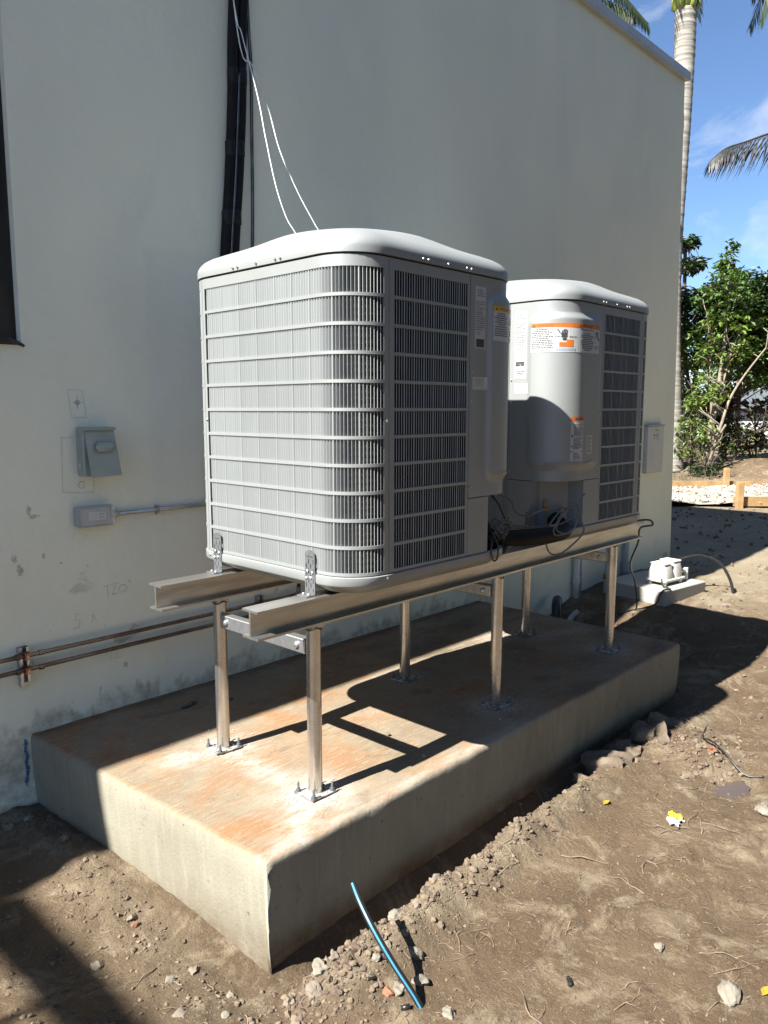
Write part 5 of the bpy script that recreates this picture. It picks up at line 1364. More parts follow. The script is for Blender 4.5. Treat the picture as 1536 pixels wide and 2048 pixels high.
board(fw, 0.0, 2.6, 'timber form board edging the white gravel on the side of the pads')
board(ff + dF * 0.05, -3.2, 1.05, 'timber form board along the tree side of the gravel, its left length')
board(ff + dF * 0.05, 1.06, 4.0, 'timber form board along the tree side of the gravel, its right length')
def stake(p, h, label):
    mb = MB(); z = g1(p.x, p.y); mb.box((p.x, p.y, z + h / 2 - 0.05), (0.085, 0.075, h + 0.1), rz=math.atan2(dR.y, dR.x), bev=0.004)
    tag(mb.build('wooden_stake', 'wood', None), label, 'stake', 'wooden stakes')
stake(fw + dR * 0.05 - dF * 0.065, 0.36, 'wooden stake nailed to the form board nearer the pads')
stake(ff + dR * 0.24 - dF * 0.02, 0.36, 'wooden stake at the tree-side form board')

# ------------------------------------------------------------------ loose things on the soil
# water pipe with blue stripe
wp = thing('water_pipe', 'black plastic water pipe with blue stripe sticking out of the soil', 'pipe', (1.37, 1.17, 0.0))
pth = spline([(1.385, 1.135, -0.06), (1.368, 1.172, 0.03), (1.338, 1.235, 0.128), (1.330, 1.300, 0.198), (1.343, 1.36, 0.236), (1.365, 1.41, 0.256)], 6)
mb = MB(); mb.tube(pth, 0.0088, 14, False)
mb.tube(pth[-3:], 0.0066, 14, False); mb.build('pipe', 'black_plastic', wp, True)
end = pth[-1]; dirn = (pth[-1] - pth[-2]).normalized(); u = dirn.orthogonal().normalized(); w_ = dirn.cross(u); mb = MB()
r1 = [end + (u * math.cos(a) + w_ * math.sin(a)) * 0.0088 for a in np.linspace(0, 2 * math.pi, 15)]; r2 = [end + (u * math.cos(a) + w_ * math.sin(a)) * 0.0066 for a in np.linspace(0, 2 * math.pi, 15)]
mb.grid([r1, r2]); mb.build('cut_end', 'grey_wire', wp)
mb = MB(); rows = []
for i, p in enumerate(pth):
    t = (pth[min(i + 1, len(pth) - 1)] - pth[max(i - 1, 0)]).normalized()
    side = Vector((-0.75, -0.45, 0.55)); side = (side - t * side.dot(t)).normalized(); lat = t.cross(side)
    rows.append([p + (side * math.cos(a) + lat * math.sin(a)) * 0.0092 for a in (-0.27, -0.13, 0, 0.13, 0.27)])
mb.grid(rows); mb.build('blue_stripe', 'pipe_blue', wp, True)
z = g1(1.33, 1.14)
mb = MB(); mb.tube([(1.325, 1.195, g1(1.325, 1.195) + 0.006), (1.343, 1.180, g1(1.343, 1.18) + 0.007)], 0.0066, 12, True); tag(mb.build('pipe_offcut', 'black_plastic', None, True), 'tiny black pipe offcut beside the foot of the blue-striped pipe', 'pipe offcut')
z = g1(1.708, 0.931)
mb = MB(); mb.box((1.708, 0.931, z + 0.007), (0.024, 0.013, 0.012), rz=0.7, bev=0.004); mb.box((1.718, 0.941, z + 0.008), (0.009, 0.011, 0.010), rz=0.7, bev=0.002); tag(mb.build('plastic_clip', 'black_plastic', None), 'small black plastic clip lying on the bare soil', 'clip')
# crumpled wrapper
wr = thing('crumpled_wrapper', 'crumpled white and yellow wrapper lying on the soil', 'litter', (2.669, 1.051, g1(2.669, 1.051)))
rr = random.Random(4)
for (m_, cx_, cy_, sx_, sy_, lift) in (('wrapper_white', 2.667, 1.05, 0.052, 0.036, 0.003), ('wrapper_yellow', 2.684, 1.058, 0.028, 0.034, 0.010)):
    rows = []
    for i in range(7):
        rows.append([(cx_ + (i / 6 - 0.5) * sx_ * 1.2 + rr.uniform(-.006, .006), cy_ + (j / 6 - 0.5) * sy_ * 1.3 + rr.uniform(-.006, .006), g1(2.669, 1.051) + lift + rr.uniform(0, 0.015)) for j in range(7)])
    mb = MB(); mb.grid(rows); mb.build('film', m_, wr)
def rockthing(name, x, y, size, m, label, cat='stone', group=None, sub=2, flat=0.7, sink=0.45):
    if name == 'rubble_stone': sink = random.Random(x * 91 + y).uniform(-0.1, 0.4)
    mb = MB(); mb.rock((x, y, g1(x, y) + size * flat * sink), size, hash((round(x, 3), round(y, 3))) % 9999, flat, sub)
    o = mb.build(name, m, None, 50); tag(o, label, cat, group); return o
rockthing('stone', 1.945, 0.600, 0.030, 'stone_pale', 'pale lump of limestone lying alone on open soil', sub=2, flat=0.75)
rockthing('stone', 1.995, 0.81, 0.018, 'stone_pale', 'small white triangular stone on open soil', sub=1)
rockthing('stone', 3.02, 0.86, 0.026, 'stone', 'small brown stone at the rim of the muddy puddle')
rockthing('stone', 2.98, 0.82, 0.036, 'stone_pale', 'flat tan stone at the rim of the muddy puddle')
for (x, y, s_, lb) in ((3.30, 1.45, 0.092, 'big rough boulder against the far half of the pad side'), (3.12, 1.465, 0.072, 'second boulder against the pad side, next to the big one'), (2.93, 1.465, 0.084, 'broad boulder leaning on the pad side at the shadow edge'),
                       (2.75, 1.472, 0.050, 'rounded grey stone at the pad side, last before bare soil'), (3.50, 1.455, 0.075, 'dark boulder by the far corner of the pad')):
    rockthing('boulder', x, y, s_, 'stone_earth', lb, 'boulder', None, 2, 0.8, 0.1)
rockthing('stone', 3.33, 1.17, 0.03, 'stone_rust', 'reddish stone on the crumbled soil edge above the puddle')
for k, (x, y, s_, m_) in enumerate(((1.555, 1.43, 0.024, 'stone_pale'), (1.50, 1.30, 0.026, 'stone_pale'), (1.33, 1.31, 0.018, 'stone'), (1.38, 1.335, 0.013, 'stone_pale'), (1.34, 1.255, 0.014, 'stone_rust'), (1.37, 1.24, 0.020, 'stone_pale'),
        (1.26, 1.43, 0.026, 'stone_pale'), (1.21, 1.40, 0.020, 'stone'), (1.17, 1.455, 0.017, 'stone'), (1.30, 1.42, 0.018, 'stone'), (1.22, 1.20, 0.013, 'stone_pale'), (1.45, 1.36, 0.016, 'stone'),
        (1.62, 1.40, 0.014, 'stone'), (1.75, 1.43, 0.016, 'stone'), (1.43, 1.22, 0.022, 'stone_pale'), (1.12, 1.37, 0.012, 'stone'), (1.40, 1.10, 0.018, 'stone_pale'))):
    rockthing('rubble_stone', x, y, s_, m_, {'stone': 'brown', 'stone_pale': 'pale', 'stone_rust': 'reddish'}[m_] + (' larger' if s_ >= 0.02 else ' small') + ' stone lying in the crumbly spoil around the blue-striped pipe', 'stone', 'rubble round the blue-striped pipe', 2, 0.8, 0.4)
for k, (x, y, s_, m_) in enumerate(((1.045, 2.05, 0.018, 'stone'), (1.03, 2.01, 0.014, 'stone_rust'), (1.02, 1.90, 0.012, 'stone'), (1.06, 1.74, 0.017, 'stone'), (0.99, 1.75, 0.016, 'stone_pale'), (1.085, 1.60, 0.012, 'stone_pale'),
        (0.93, 1.60, 0.022, 'stone'), (0.87, 1.93, 0.020, 'stone'), (1.02, 1.53, 0.012, 'stone_pale'), (0.95, 1.45, 0.016, 'stone_pale'), (1.06, 2.55, 0.02, 'stone'), (1.03, 2.78, 0.022, 'stone_pale'), (0.97, 2.80, 0.026, 'stone'))):
    rockthing('rubble_stone', x, y, s_, m_, {'stone': 'brown', 'stone_pale': 'pale', 'stone_rust': 'reddish'}[m_] + (' larger' if s_ >= 0.016 else ' small') + ' stone lying in the soil at the end face of the pad', 'stone', 'rubble at the end of the pad', 1, 0.75, 0.4)
# puddle
mb = MB(); n = 28; vs = [(3.16, 1.03, 0.0)]
zp_ = g1(3.16, 1.03) + 0.009
vs = [(3.16, 1.03, zp_)] + [(3.16 + 0.13 * math.cos(2 * math.pi * k / n) * (1 + 0.1 * math.sin(k * 1.9)), 1.03 + 0.075 * math.sin(2 * math.pi * k / n) * (1 + 0.1 * math.cos(k * 2.3)), zp_) for k in range(n)]
mb.add(vs, [(0, 1 + k, 1 + (k + 1) % n) for k in range(n)]); kind(mb.build('puddle', 'puddle', None), 'structure', 'shallow muddy puddle')
cable('black_wire', [(3.62, 1.30, g1(3.62, 1.30) + 0.004), (3.50, 1.27, g1(3.5, 1.27) + 0.012), (3.42, 1.20, g1(3.42, 1.2) + 0.03), (3.36, 1.12, g1(3.36, 1.12) + 0.02), (3.32, 1.02, g1(3.32, 1.02) + 0.012), (3.34, 0.95, g1(3.34, .95) + 0.006)], 0.004, 'black_plastic', 'thin black wire snaking over the soil near the puddle', 'wire')
# two scraps on the pad
mb = MB(); mb.box((1.66, 2.70, SZ + 0.007), (0.06, 0.014, 0.010), rz=0.25, bev=0.003); mb.box((1.70, 2.712, SZ + 0.007), (0.014, 0.02, 0.011), rz=0.5); tag(mb.build('tie_scrap', 'print_grey', None), 'dark strip of scrap lying in the shade on the pad', 'scrap')
mb = MB(); mb.rock((1.83, 2.63, SZ + 0.006), 0.010, 5, 0.7, 1); tag(mb.build('plastic_scrap', 'black_plastic', None), 'black crumb of plastic in the shade on the pad', 'scrap')
for (x, y, m_, lb) in ((2.03, 1.90, 'stone', 'brown pebble lying in the brace shadow on the pad'), (1.98, 1.68, 'stone_pale', 'white pebble near the outer edge of the pad')):
    mb = MB(); mb.rock((x, y, SZ + 0.006), 0.010, 8, 0.7, 1); tag(mb.build('pebble', m_, None), lb, 'pebble')
# dry roots and twigs
rr = random.Random(21)
def root(x, y, L_, r, seed, m='root', label='dry root fragment lying on the bare soil', group='dry roots on the soil'):
    q = random.Random(seed); a = q.uniform(0, 6.28); pts = []; px, py = x, y
    n = 6; r *= q.uniform(0.38, 0.72); L_ *= q.uniform(0.8, 1.5)
    for k in range(n):
        pts.append((px, py, g1(px, py) + r * 0.9 + (0.35 * L_ * 0.12 * math.sin(math.pi * k / (n - 1)) if q.random() < 0.5 else 0)))
        a += q.uniform(-0.45, 0.45); px += L_ / n * math.cos(a); py += L_ / n * math.sin(a)
    mb = MB(); rs = [r * (1 - 0.6 * k / (n - 1)) for k in range(n)]
    sp_ = spline(pts, 2); mb.tube(sp_, [lerp(r, r * 0.4, k / (len(sp_) - 1)) for k in range(len(sp_))], 5)
    if q.random() < 0.55:
        k = q.choice((2, 3)); b0 = Vector(pts[k]); a2 = a + q.choice((-1, 1)) * q.uniform(0.6, 1.2); l2 = L_ * q.uniform(0.25, 0.5)
        p1, p2 = b0 + Vector((math.cos(a2), math.sin(a2), 0)) * l2 * 0.5, b0 + Vector((math.cos(a2 + .3), math.sin(a2 + .3), 0)) * l2
        p1.z = g1(p1.x, p1.y) + r; p2.z = g1(p2.x, p2.y) + r * 0.8
        mb.tube([b0, p1, p2], [r * 0.7, r * 0.55, r * 0.3], 5)
    tag(mb.build('dry_root', m, None, True), label, 'root', group)
spots = [(1.52, .88, .16, .004), (1.60, .94, .08, .003), (1.45, .83, .10, .004), (1.70, .80, .09, .003), (1.78, .82, .06, .003), (2.05, .72, .14, .003), (2.1, .86, .10, .003), (2.2, .95, .12, .0035),
         (2.3, 1.0, .10, .003), (2.62, 1.0, .14, .004), (2.55, 1.06, .16, .0035), (2.73, .98, .13, .004), (2.8, 1.02, .15, .003), (2.66, .95, .10, .004), (2.45, .92, .12, .003), (2.35, 1.18, .09, .004),
         (2.2, 1.25, .15, .005), (2.05, 1.33, .18, .005), (2.12, 1.36, .14, .004), (1.95, 1.33, .12, .004), (1.8, 1.22, .13, .003), (1.68, 1.16, .11, .003), (1.92, 1.05, .08, .004), (1.60, 1.22, .12, .0035),
         (2.95, 1.15, .15, .004), (3.0, 1.05, .12, .003), (2.85, 1.2, .10, .003), (1.85, .62, .10, .003), (2.0, .66, .15, .003), (1.75, .7, .05, .003), (0.98, 1.80, .09, .004), (1.0, 1.70, .06, .004), (0.90, 1.85, .07, .003),
         (0.93, 1.98, .08, .003), (0.98, 1.62, .07, .003), (1.06, 1.50, .06, .004), (1.35, 1.02, .08, .003), (1.25, 1.1, .09, .003), (3.6, 1.35, .2, .004), (3.8, 1.2, .18, .004), (4.4, 1.5, .25, .005), (4.8, 1.7, .3, .005), (5.2, 1.6, .3, .005)]
for k, (x, y, l, r) in enumerate(spots):
    where = ('at the end of the pad' if x < 1.12 else 'beyond the far end of the pad' if x > 3.55 else 'at the foot of the pad side' if y > 1.2 else 'round the crumpled wrapper' if 2.4 < x < 2.85 and y > 0.9 else 'on the open soil')
    root(x, y, l, r, 100 + k, label=('long' if l >= 0.12 else 'short') + ' dry root lying ' + where)
for k in range(26):
    root(rr.uniform(1.5, 3.4), rr.uniform(0.55, 1.33), rr.uniform(0.04, 0.10), rr.uniform(0.0018, 0.003), 300 + k, label='thin dry rootlet lying on the bare soil')
root(1.86, 1.17, 0.09, 0.004, 77, 'twig_dark', 'dark bent twig on open soil beyond the blue-striped pipe', None)
root(0.80, 2.0, 0.10, 0.0035, 79, 'twig_dark', 'dark straight twig on the soil at the shadow edge near the pad end', None)
lit = MB(); rr = random.Random(22)
for k in range(2200):
    x, y = rr.uniform(0.7, 4.2), rr.uniform(0.4, 1.42)
    if rr.random() < 0.18: x, y = rr.uniform(0.6, 1.1), rr.uniform(1.3, 2.7)
    a = rr.uniform(0, 6.28); l = rr.uniform(0.006, 0.035); r = rr.uniform(0.0005, 0.0012)
    p0 = (x, y, g1(x, y) + r); x2, y2 = x + l * math.cos(a), y + l * math.sin(a)
    lit.tube([p0, ((x + x2) / 2 + rr.uniform(-.004, .004), (y + y2) / 2 + rr.uniform(-.004, .004), g1((x + x2) / 2, (y + y2) / 2) + r + 0.002), (x2, y2, g1(x2, y2) + r)], [r, r, r * 0.5], 3)
kind(lit.build('root_litter', 'root', None), 'stuff', 'fine dry rootlets and straw scattered over the soil')
# clods and pebbles
cl = MB(); rr = random.Random(23)
def scatter(n, fx, smin, smax, pw=2.5):
    P = [fx() for _ in range(n)]; Z = gh(np.array([p[0] for p in P]), np.array([p[1] for p in P]))
    for (x, y), z in zip(P, Z):
        s_ = smin + (smax - smin) * rr.random() ** pw
        cl.rock((x, y, float(z) + s_ * 0.25), s_, rr.random(), 0.8, 0)
scatter(3200, lambda: (rr.uniform(1.1, 2.6), rr.gauss(1.40, 0.08)), 0.0008, 0.004, 2)
scatter(1500, lambda: (rr.uniform(1.12, 2.3), rr.gauss(1.41, 0.055)), 0.001, 0.015, 5)
scatter(600, lambda: (rr.gauss(1.24, 0.09), rr.gauss(1.37, 0.08)), 0.001, 0.013, 5)
scatter(700, lambda: (rr.gauss(1.03, 0.045) - 0.0, rr.uniform(1.45, 2.85)), 0.001, 0.009, 5)
scatter(900, lambda: (rr.uniform(2.3, 3.9), rr.gauss(1.46, 0.06)), 0.0015, 0.014, 5)
scatter(3500, lambda: (rr.uniform(0.6, 4.0), rr.uniform(0.4, 1.4)), 0.0010, 0.0055, 4)
scatter(700, lambda: (rr.uniform(0.55, 1.1), rr.uniform(1.4, 2.85)), 0.002, 0.010, 3)
scatter(500, lambda: (rr.gauss(3.35, 0.12), rr.gauss(1.2, 0.09)), 0.003, 0.016)
scatter(1500, lambda: (rr.uniform(3.9, 7.5), rr.uniform(0.9, 2.8)), 0.002, 0.020, 5)
scatter(1100, lambda: (rr.uniform(7.0, 11.5), rr.uniform(1.5, 5.5)), 0.004, 0.035, 5)
kind(cl.build('soil_clods', 'clod', None), 'stuff', 'crumbs and clods of dry soil')
# fallen leaves
for (x, y, m_, lb) in ((1.228, 1.115, 'leaf_yellow', 'yellow fallen leaf below the blue-striped pipe'), (2.02, 0.535, 'leaf_yellow', 'orange fallen leaf beside the pale limestone lump'), (2.62, 1.30, 'leaf_yellow', 'tan fallen leaf on soil beside the pad')):
    z = g1(x, y); mb = MB()
    pts = [(-0.022, 0, 0.004), (-0.008, 0.010, 0.009), (0.010, 0.008, 0.006), (0.024, 0, 0.004), (0.010, -0.009, 0.008), (-0.008, -0.009, 0.006), (0, 0, 0.003)]
    mb.add([(x + p[0], y + p[1], z + p[2] + 0.002) for p in pts], [(0, 6, 1), (1, 6, 2), (2, 6, 3), (3, 6, 4), (4, 6, 5), (5, 6, 0)])
    tag(mb.build('fallen_leaf', m_, None), lb, 'leaf')

# ------------------------------------------------------------------ vegetation
def leaf_verts(c, L_, W_, rng_, droop=0.3, tip=None):
    a = rng_.uniform(0, 6.28); el = rng_.uniform(-0.9, 0.5)
    d = Vector((math.cos(a) * math.cos(el), math.sin(a) * math.cos(el), math.sin(el)))
    s = d.cross(Vector((rng_.gauss(0, .4), rng_.gauss(0, .4), 1))).normalized(); n = s.cross(d)
    c = Vector(c); m = c + d * L_ * 0.45
    return [c, m + s * W_ / 2 + n * W_ * 0.15, c + d * L_ - n * L_ * droop * 0.4, m - s * W_ / 2 + n * W_ * 0.15], [(0, 1, 2), (0, 2, 3)]
def crown(mb, clumps, per_c, L_, W_, rng_):
    for (c, r) in clumps:
        n = int(per_c * (r[0] * r[1] * r[2]) ** (1 / 3) / 0.4)
        for _ in range(n):
            v = Vector((rng_.gauss(0, 1), rng_.gauss(0, 1), rng_.gauss(0, 1))).normalized() * rng_.uniform(0.35, 1.05) ** 0.6
            p = (c[0] + v.x * r[0], c[1] + v.y * r[1], c[2] + v.z * r[2])
            vs, fs = leaf_verts(p, L_ * rng_.uniform(.7, 1.25), W_ * rng_.uniform(.7, 1.2), rng_); mb.add(vs, fs)
def limb(mb, pts, r0, r1, n=7):
    sp_ = spline(pts, 4); mb.tube(sp_, [lerp(r0, r1, k / (len(sp_) - 1)) for k in range(len(sp_))], n)
def subclumps(c, R, n, rng_, s0=0.22, s1=0.42, flat=0.75):
    out = []
    for _ in range(n):
        v = Vector((rng_.gauss(0, 1), rng_.gauss(0, 1), rng_.gauss(0, 1))).normalized() * rng_.uniform(0.3, 1.0) ** 0.5
        r = rng_.uniform(s0, s1); out.append(((c[0] + v.x * R[0], c[1] + v.y * R[1], c[2] + v.z * R[2]), (r, r, r * flat)))
    return out
def tree(name, label, base, stems, crowns, leafm, barkm, per_c, L_, W_, seed, cat='tree', group=None, extra=None):
    rng_ = random.Random(seed)
    T = thing(name, label, cat, base, 0, group)
    mb = MB()
    for (pts, r0, r1) in stems:
        limb(mb, [pts[0]] + [(p[0] + rng_.uniform(-.03, .03), p[1] + rng_.uniform(-.03, .03), p[2]) for p in pts[1:]], r0 * 0.8, r1)
        for _ in range(7):
            k = rng_.randrange(len(pts) - 1); t = rng_.random(); p = Vector(pts[k]).lerp(Vector(pts[k + 1]), t)
            if k == 0 and t < 0.5: continue
            a_ = rng_.uniform(0, 6.28); l_ = rng_.uniform(.25, .7)
            e = p + Vector((math.cos(a_) * l_ * .6, math.sin(a_) * l_ * .6, l_ * rng_.uniform(.3, .9)))
            mb.tube([p, p.lerp(e, .5) + Vector((rng_.uniform(-.05, .05), rng_.uniform(-.05, .05), .03)), e], [r1 * .9, r1 * .6, .003], 5)
    # thin branches reaching to the clumps
    allc = [c for cs in crowns for c in cs]
    tips = [Vector(p) for (pts, _, _) in stems for p in pts[1:]]
    for (c, r) in allc:
        v = Vector(c); b0 = min(tips, key=lambda t: (t - v).length + (0.6 if t.z > v.z else 0))
        mid = b0.lerp(v, 0.5) + Vector((rng_.uniform(-.1, .1), rng_.uniform(-.1, .1), 0.05))
        mb.tube([b0, mid, v], [0.016, 0.010, 0.004], 5)
    mb.build('trunk', barkm, T, True)
    for cs, lm in zip(crowns, leafm if isinstance(leafm, (list, tuple)) else [leafm] * len(crowns)):
        mb = MB(); crown(mb, cs, per_c, L_, W_, rng_); o = mb.build('crown', lm, T); kind(o, 'stuff')
    return T
GB = lambda x, y: g1(x, y) - 0.05
R_ = random.Random(50)
# the pale multi-stemmed tree
b0 = (14.45, 5.46, GB(14.45, 5.46))
tree('slender_tree', 'pale multi-stemmed tree behind the wooden stakes', b0,
     [([b0, (14.59, 5.47, 1.0), (14.72, 5.47, 1.72), (14.89, 5.44, 2.46), (15.03, 5.43, 3.2), (15.10, 5.46, 3.75)], 0.075, 0.018),
      ([b0, (14.45, 5.25, 1.27), (14.62, 5.15, 1.75), (14.84, 5.0, 2.2), (15.13, 4.76, 2.66)], 0.04, 0.014),
      ([(14.3, 5.36, 0.6), (14.36, 5.25, 1.0), (14.42, 5.16, 1.28)], 0.03, 0.02),
      ([b0, (14.8, 5.56, 1.0), (14.9, 5.58, 1.75), (14.96, 5.70, 2.66), (15.0, 5.74, 3.2)], 0.045, 0.015),
      ([(14.60, 5.47, 1.05), (14.75, 5.36, 2.0), (14.9, 5.28, 2.6)], 0.03, 0.012)],
     [subclumps((15.15, 5.50, 3.60), (0.6, 0.5, 0.55), 26, R_, .12, .24), subclumps((15.0, 5.40, 2.85), (0.5, 0.55, 0.6), 22, R_, .10, .22),
      subclumps((14.72, 5.66, 1.85), (0.4, 0.4, 0.4), 15, R_, .10, .2)],
     ['leaf', 'leaf_light', 'leaf_light'], 'bark', 95, 0.125, 0.062, 1)
b0 = (15.9, 5.70, GB(15.9, 5.7))
tree('fig_tree', 'dense dark green tree with pointed top behind the slender tree', b0,
     [([b0, (15.95, 5.70, 1.5), (16.0, 5.70, 2.6), (16.05, 5.72, 4.3)], 0.11, 0.03), ([(15.95, 5.7, 1.3), (16.1, 5.4, 2.3), (16.2, 5.2, 3.2)], 0.07, 0.02)],
     [subclumps((16.05, 5.72, 4.35), (0.22, 0.22, 0.5), 10, R_, .12, .2, 1.0), subclumps((16.1, 5.55, 3.55), (0.75, 0.75, 0.55), 46, R_, .18, .34), subclumps((16.3, 4.95, 2.85), (0.85, 0.8, 0.75), 46, R_, .2, .36)],
     ['leaf', 'leaf_dark', 'leaf'], 'bark_dark', 150, 0.13, 0.066, 2)
b0 = (15.8, 6.35, GB(15.8, 6.35))
tree('broadleaf_tree', 'dark leafy tree partly hidden by the tall palm trunk', b0,
     [([b0, (15.75, 6.3, 1.6), (15.7, 6.2, 2.6), (15.68, 6.15, 3.7)], 0.09, 0.025), ([(15.75, 6.3, 1.6), (15.6, 6.45, 2.8), (15.6, 6.5, 3.6)], 0.05, 0.02)],
     [subclumps((15.65, 6.10, 3.40), (0.5, 0.5, 0.6), 34, R_, .16, .30), subclumps((15.55, 6.25, 2.75), (0.5, 0.5, 0.4), 16, R_, .14, .26), subclumps((15.5, 6.45, 2.3), (0.35, 0.35, 0.35), 8, R_, .12, .2)],
     ['leaf_dark', 'leaf', 'leaf_light'], 'bark_dark', 125, 0.135, 0.066, 3)
b0 = (18.5, 7.72, GB(18.5, 7.72))
tree('tall_tree', 'tall tree whose leaf tufts stick out beside the upper palm trunk', b0,
     [([b0, (18.5, 7.72, 2.5), (18.45, 7.75, 5.5)], 0.14, 0.03)], [subclumps((18.45, 7.70, 5.45), (0.35, 0.30, 0.10), 6, R_, .14, .2), subclumps((18.5, 7.68, 4.95), (0.4, 0.33, 0.14), 7, R_, .14, .22)],
     'leaf_dark', 'bark_dark', 130, 0.17, 0.08, 4)
# unseen trees added opposite the wall to block sky light, then trees that close the view further back and to the right
OT = [(2.2, -2.9, 6.6, 1), (4.4, -2.5, 7.6, 1), (6.6, -2.6, 7.9, 1), (8.8, -2.4, 7.6, 1), (11.0, -2.6, 7.8, 1), (13.2, -2.5, 7.4, 1), (-1.5, -6.6, 5.4, 0), (-6.5, -7.0, 5.0, 0)]
for k, (x, y, h, close) in enumerate(OT):
    b0 = (x, y, GB(x, y))
    tree('sky_block_tree', 'dense green unseen tree added opposite the wall to block sky light', b0, [([b0, (x + .05, y, h * .4), (x, y + .1, h * .8)], 0.14, 0.04)],
         [subclumps((x, y, h * 0.5), (1.1, 0.75, h * 0.46), 46, R_, .5, .75)], 'leaf_dark', 'bark_dark', 70, 0.34, 0.2, 160 + k, group='unseen trees added to block sky light')
BT = [((19.6, 5.7), 4.9, 1.5, 'leaf_dark'), ((18.6, 4.3), 5.2, 1.5, 'leaf'), ((18.2, 2.6), 5.2, 1.6, 'leaf_dark'), ((21.5, 7.4), 4.0, 1.4, 'leaf'), ((22.5, 5.4), 4.4, 1.6, 'leaf_dark'), ((17.6, 0.8), 4.8, 1.6, 'leaf'),
      ((20.5, 9.6), 4.0, 1.6, 'leaf_dark'), ((19.0, 11.6), 4.4, 1.7, 'leaf'), ((23.5, 10.6), 4.6, 1.8, 'leaf_dark'), ((20.5, 14.2), 4.4, 1.8, 'leaf')]
for k, ((x, y), h, R0, lm) in enumerate(BT):
    b0 = (x, y, GB(x, y))
    tree('background_tree', ('bushy dark green' if lm == 'leaf_dark' else 'bushy mid green') + ' tree in the thicket beyond the slender tree', b0, [([b0, (x + .05, y, h * .45), (x, y + .1, h * .8)], 0.12, 0.03)],
         [subclumps((x, y, h * 0.72), (R0 * .75, R0 * .75, h * 0.25), 40, R_, .3, .5)], lm, 'bark_dark', 90, 0.17, 0.085, 60 + k, group='trees of the thicket')
# undergrowth
def shrub(name, label, x, y, h, rx, leafm, L_, W_, seed, per_c=90, nc=10, nst=4, group=None, cat='shrub'):
    b0 = (x, y, GB(x, y)); q = random.Random(seed)
    stems = []
    for k in range(nst):
        a = q.uniform(0, 6.28); r = rx * q.uniform(.2, .6)
        stems.append(([b0, (x + r * .5 * math.cos(a), y + r * .5 * math.sin(a), b0[2] + h * .5), (x + r * math.cos(a), y + r * math.sin(a), b0[2] + h * .9)], 0.018, 0.006))
    return tree(name, label, b0, stems, [subclumps((x, y, b0[2] + h * 0.58), (rx, rx, h * 0.36), nc, q, .10, .22)], leafm, 'bark_dark', per_c, L_, W_, seed, cat, group)
shrub('shrub', 'bright leafy shrub at the foot of the palm trunk', 14.35, 5.72, 1.15, 0.34, 'leaf_light', 0.10, 0.05, 11, 80, 16)
shrub('shrub', 'dark tall shrub between the palm trunk and the slender tree', 15.1, 5.98, 1.75, 0.42, 'leaf_dark', 0.10, 0.05, 12, 100, 22)
shrub('shrub', 'bronze-leaved shrub behind the slender tree stems', 15.6, 5.55, 1.7, 0.42, 'leaf_bronze', 0.13, 0.08, 13, 85, 16)
shrub('sea_grape', 'sea grape with big round dark leaves before the white fence', 15.9, 5.05, 1.35, 0.36, 'leaf_bronze', 0.17, 0.17, 14, 26, 11, cat='plant')
shrub('sea_grape', 'sea grape with dark round leaves over the soil bank on the right', 15.6, 4.55, 1.15, 0.30, 'leaf_bronze', 0.16, 0.16, 15, 26, 9, cat='plant')
shrub('shrub', 'low bright green shrub on top of the soil bank', 16.0, 5.15, 0.55, 0.45, 'leaf', 0.08, 0.04, 16, 90, 12)
shrub('shrub', 'low green shrub under the dense dark tree', 15.3, 5.25, 0.7, 0.32, 'leaf', 0.08, 0.04, 17, 90, 10)
shrub('shrub', 'small dark shrub between stakes and slender tree', 14.2, 5.35, 0.42, 0.28, 'leaf_dark', 0.09, 0.035, 18, 80, 8)
shrub('shrub', 'young bush with yellowing leaves behind the soil bank', 17.2, 5.1, 1.9, 0.4, 'leaf_light', 0.12, 0.07, 19, 60, 10)
shrub('shrub', 'broad dark shrub closing the gap below the leafy tree', 16.4, 6.3, 2.1, 0.6, 'leaf_dark', 0.12, 0.06, 20, 90, 22)
# leaning log at the right edge of the bank
mb = MB(); limb(mb, [(14.9, 4.25, 0.55), (15.1, 4.42, 0.75), (15.2, 4.35, 1.05)], 0.13, 0.09, 10)
tag(mb.build('tree_stump', 'bark', None, True), 'short leaning stump on the soil bank', 'tree stump')
# tufts
tf = MB(); rr = random.Random(33)
for (x, y, n, s_) in ((14.05, 5.55, 80, .25), (14.9, 5.35, 60, .35), (15.2, 5.0, 60, .4), (13.9, 5.95, 60, .25)):
    for _ in range(n):
        px, py = rr.gauss(x, s_), rr.gauss(y, s_); z = g1(px, py); a = rr.uniform(0, 6.28); h = rr.uniform(.06, .2)
        tf.add([(px - .006, py, z), (px + .006, py, z), (px + .5 * h * math.cos(a), py + .5 * h * math.sin(a), z + h)], [(0, 1, 2)])
kind(tf.build('grass_tufts', 'grass', None), 'stuff', 'sparse grass below the trees')

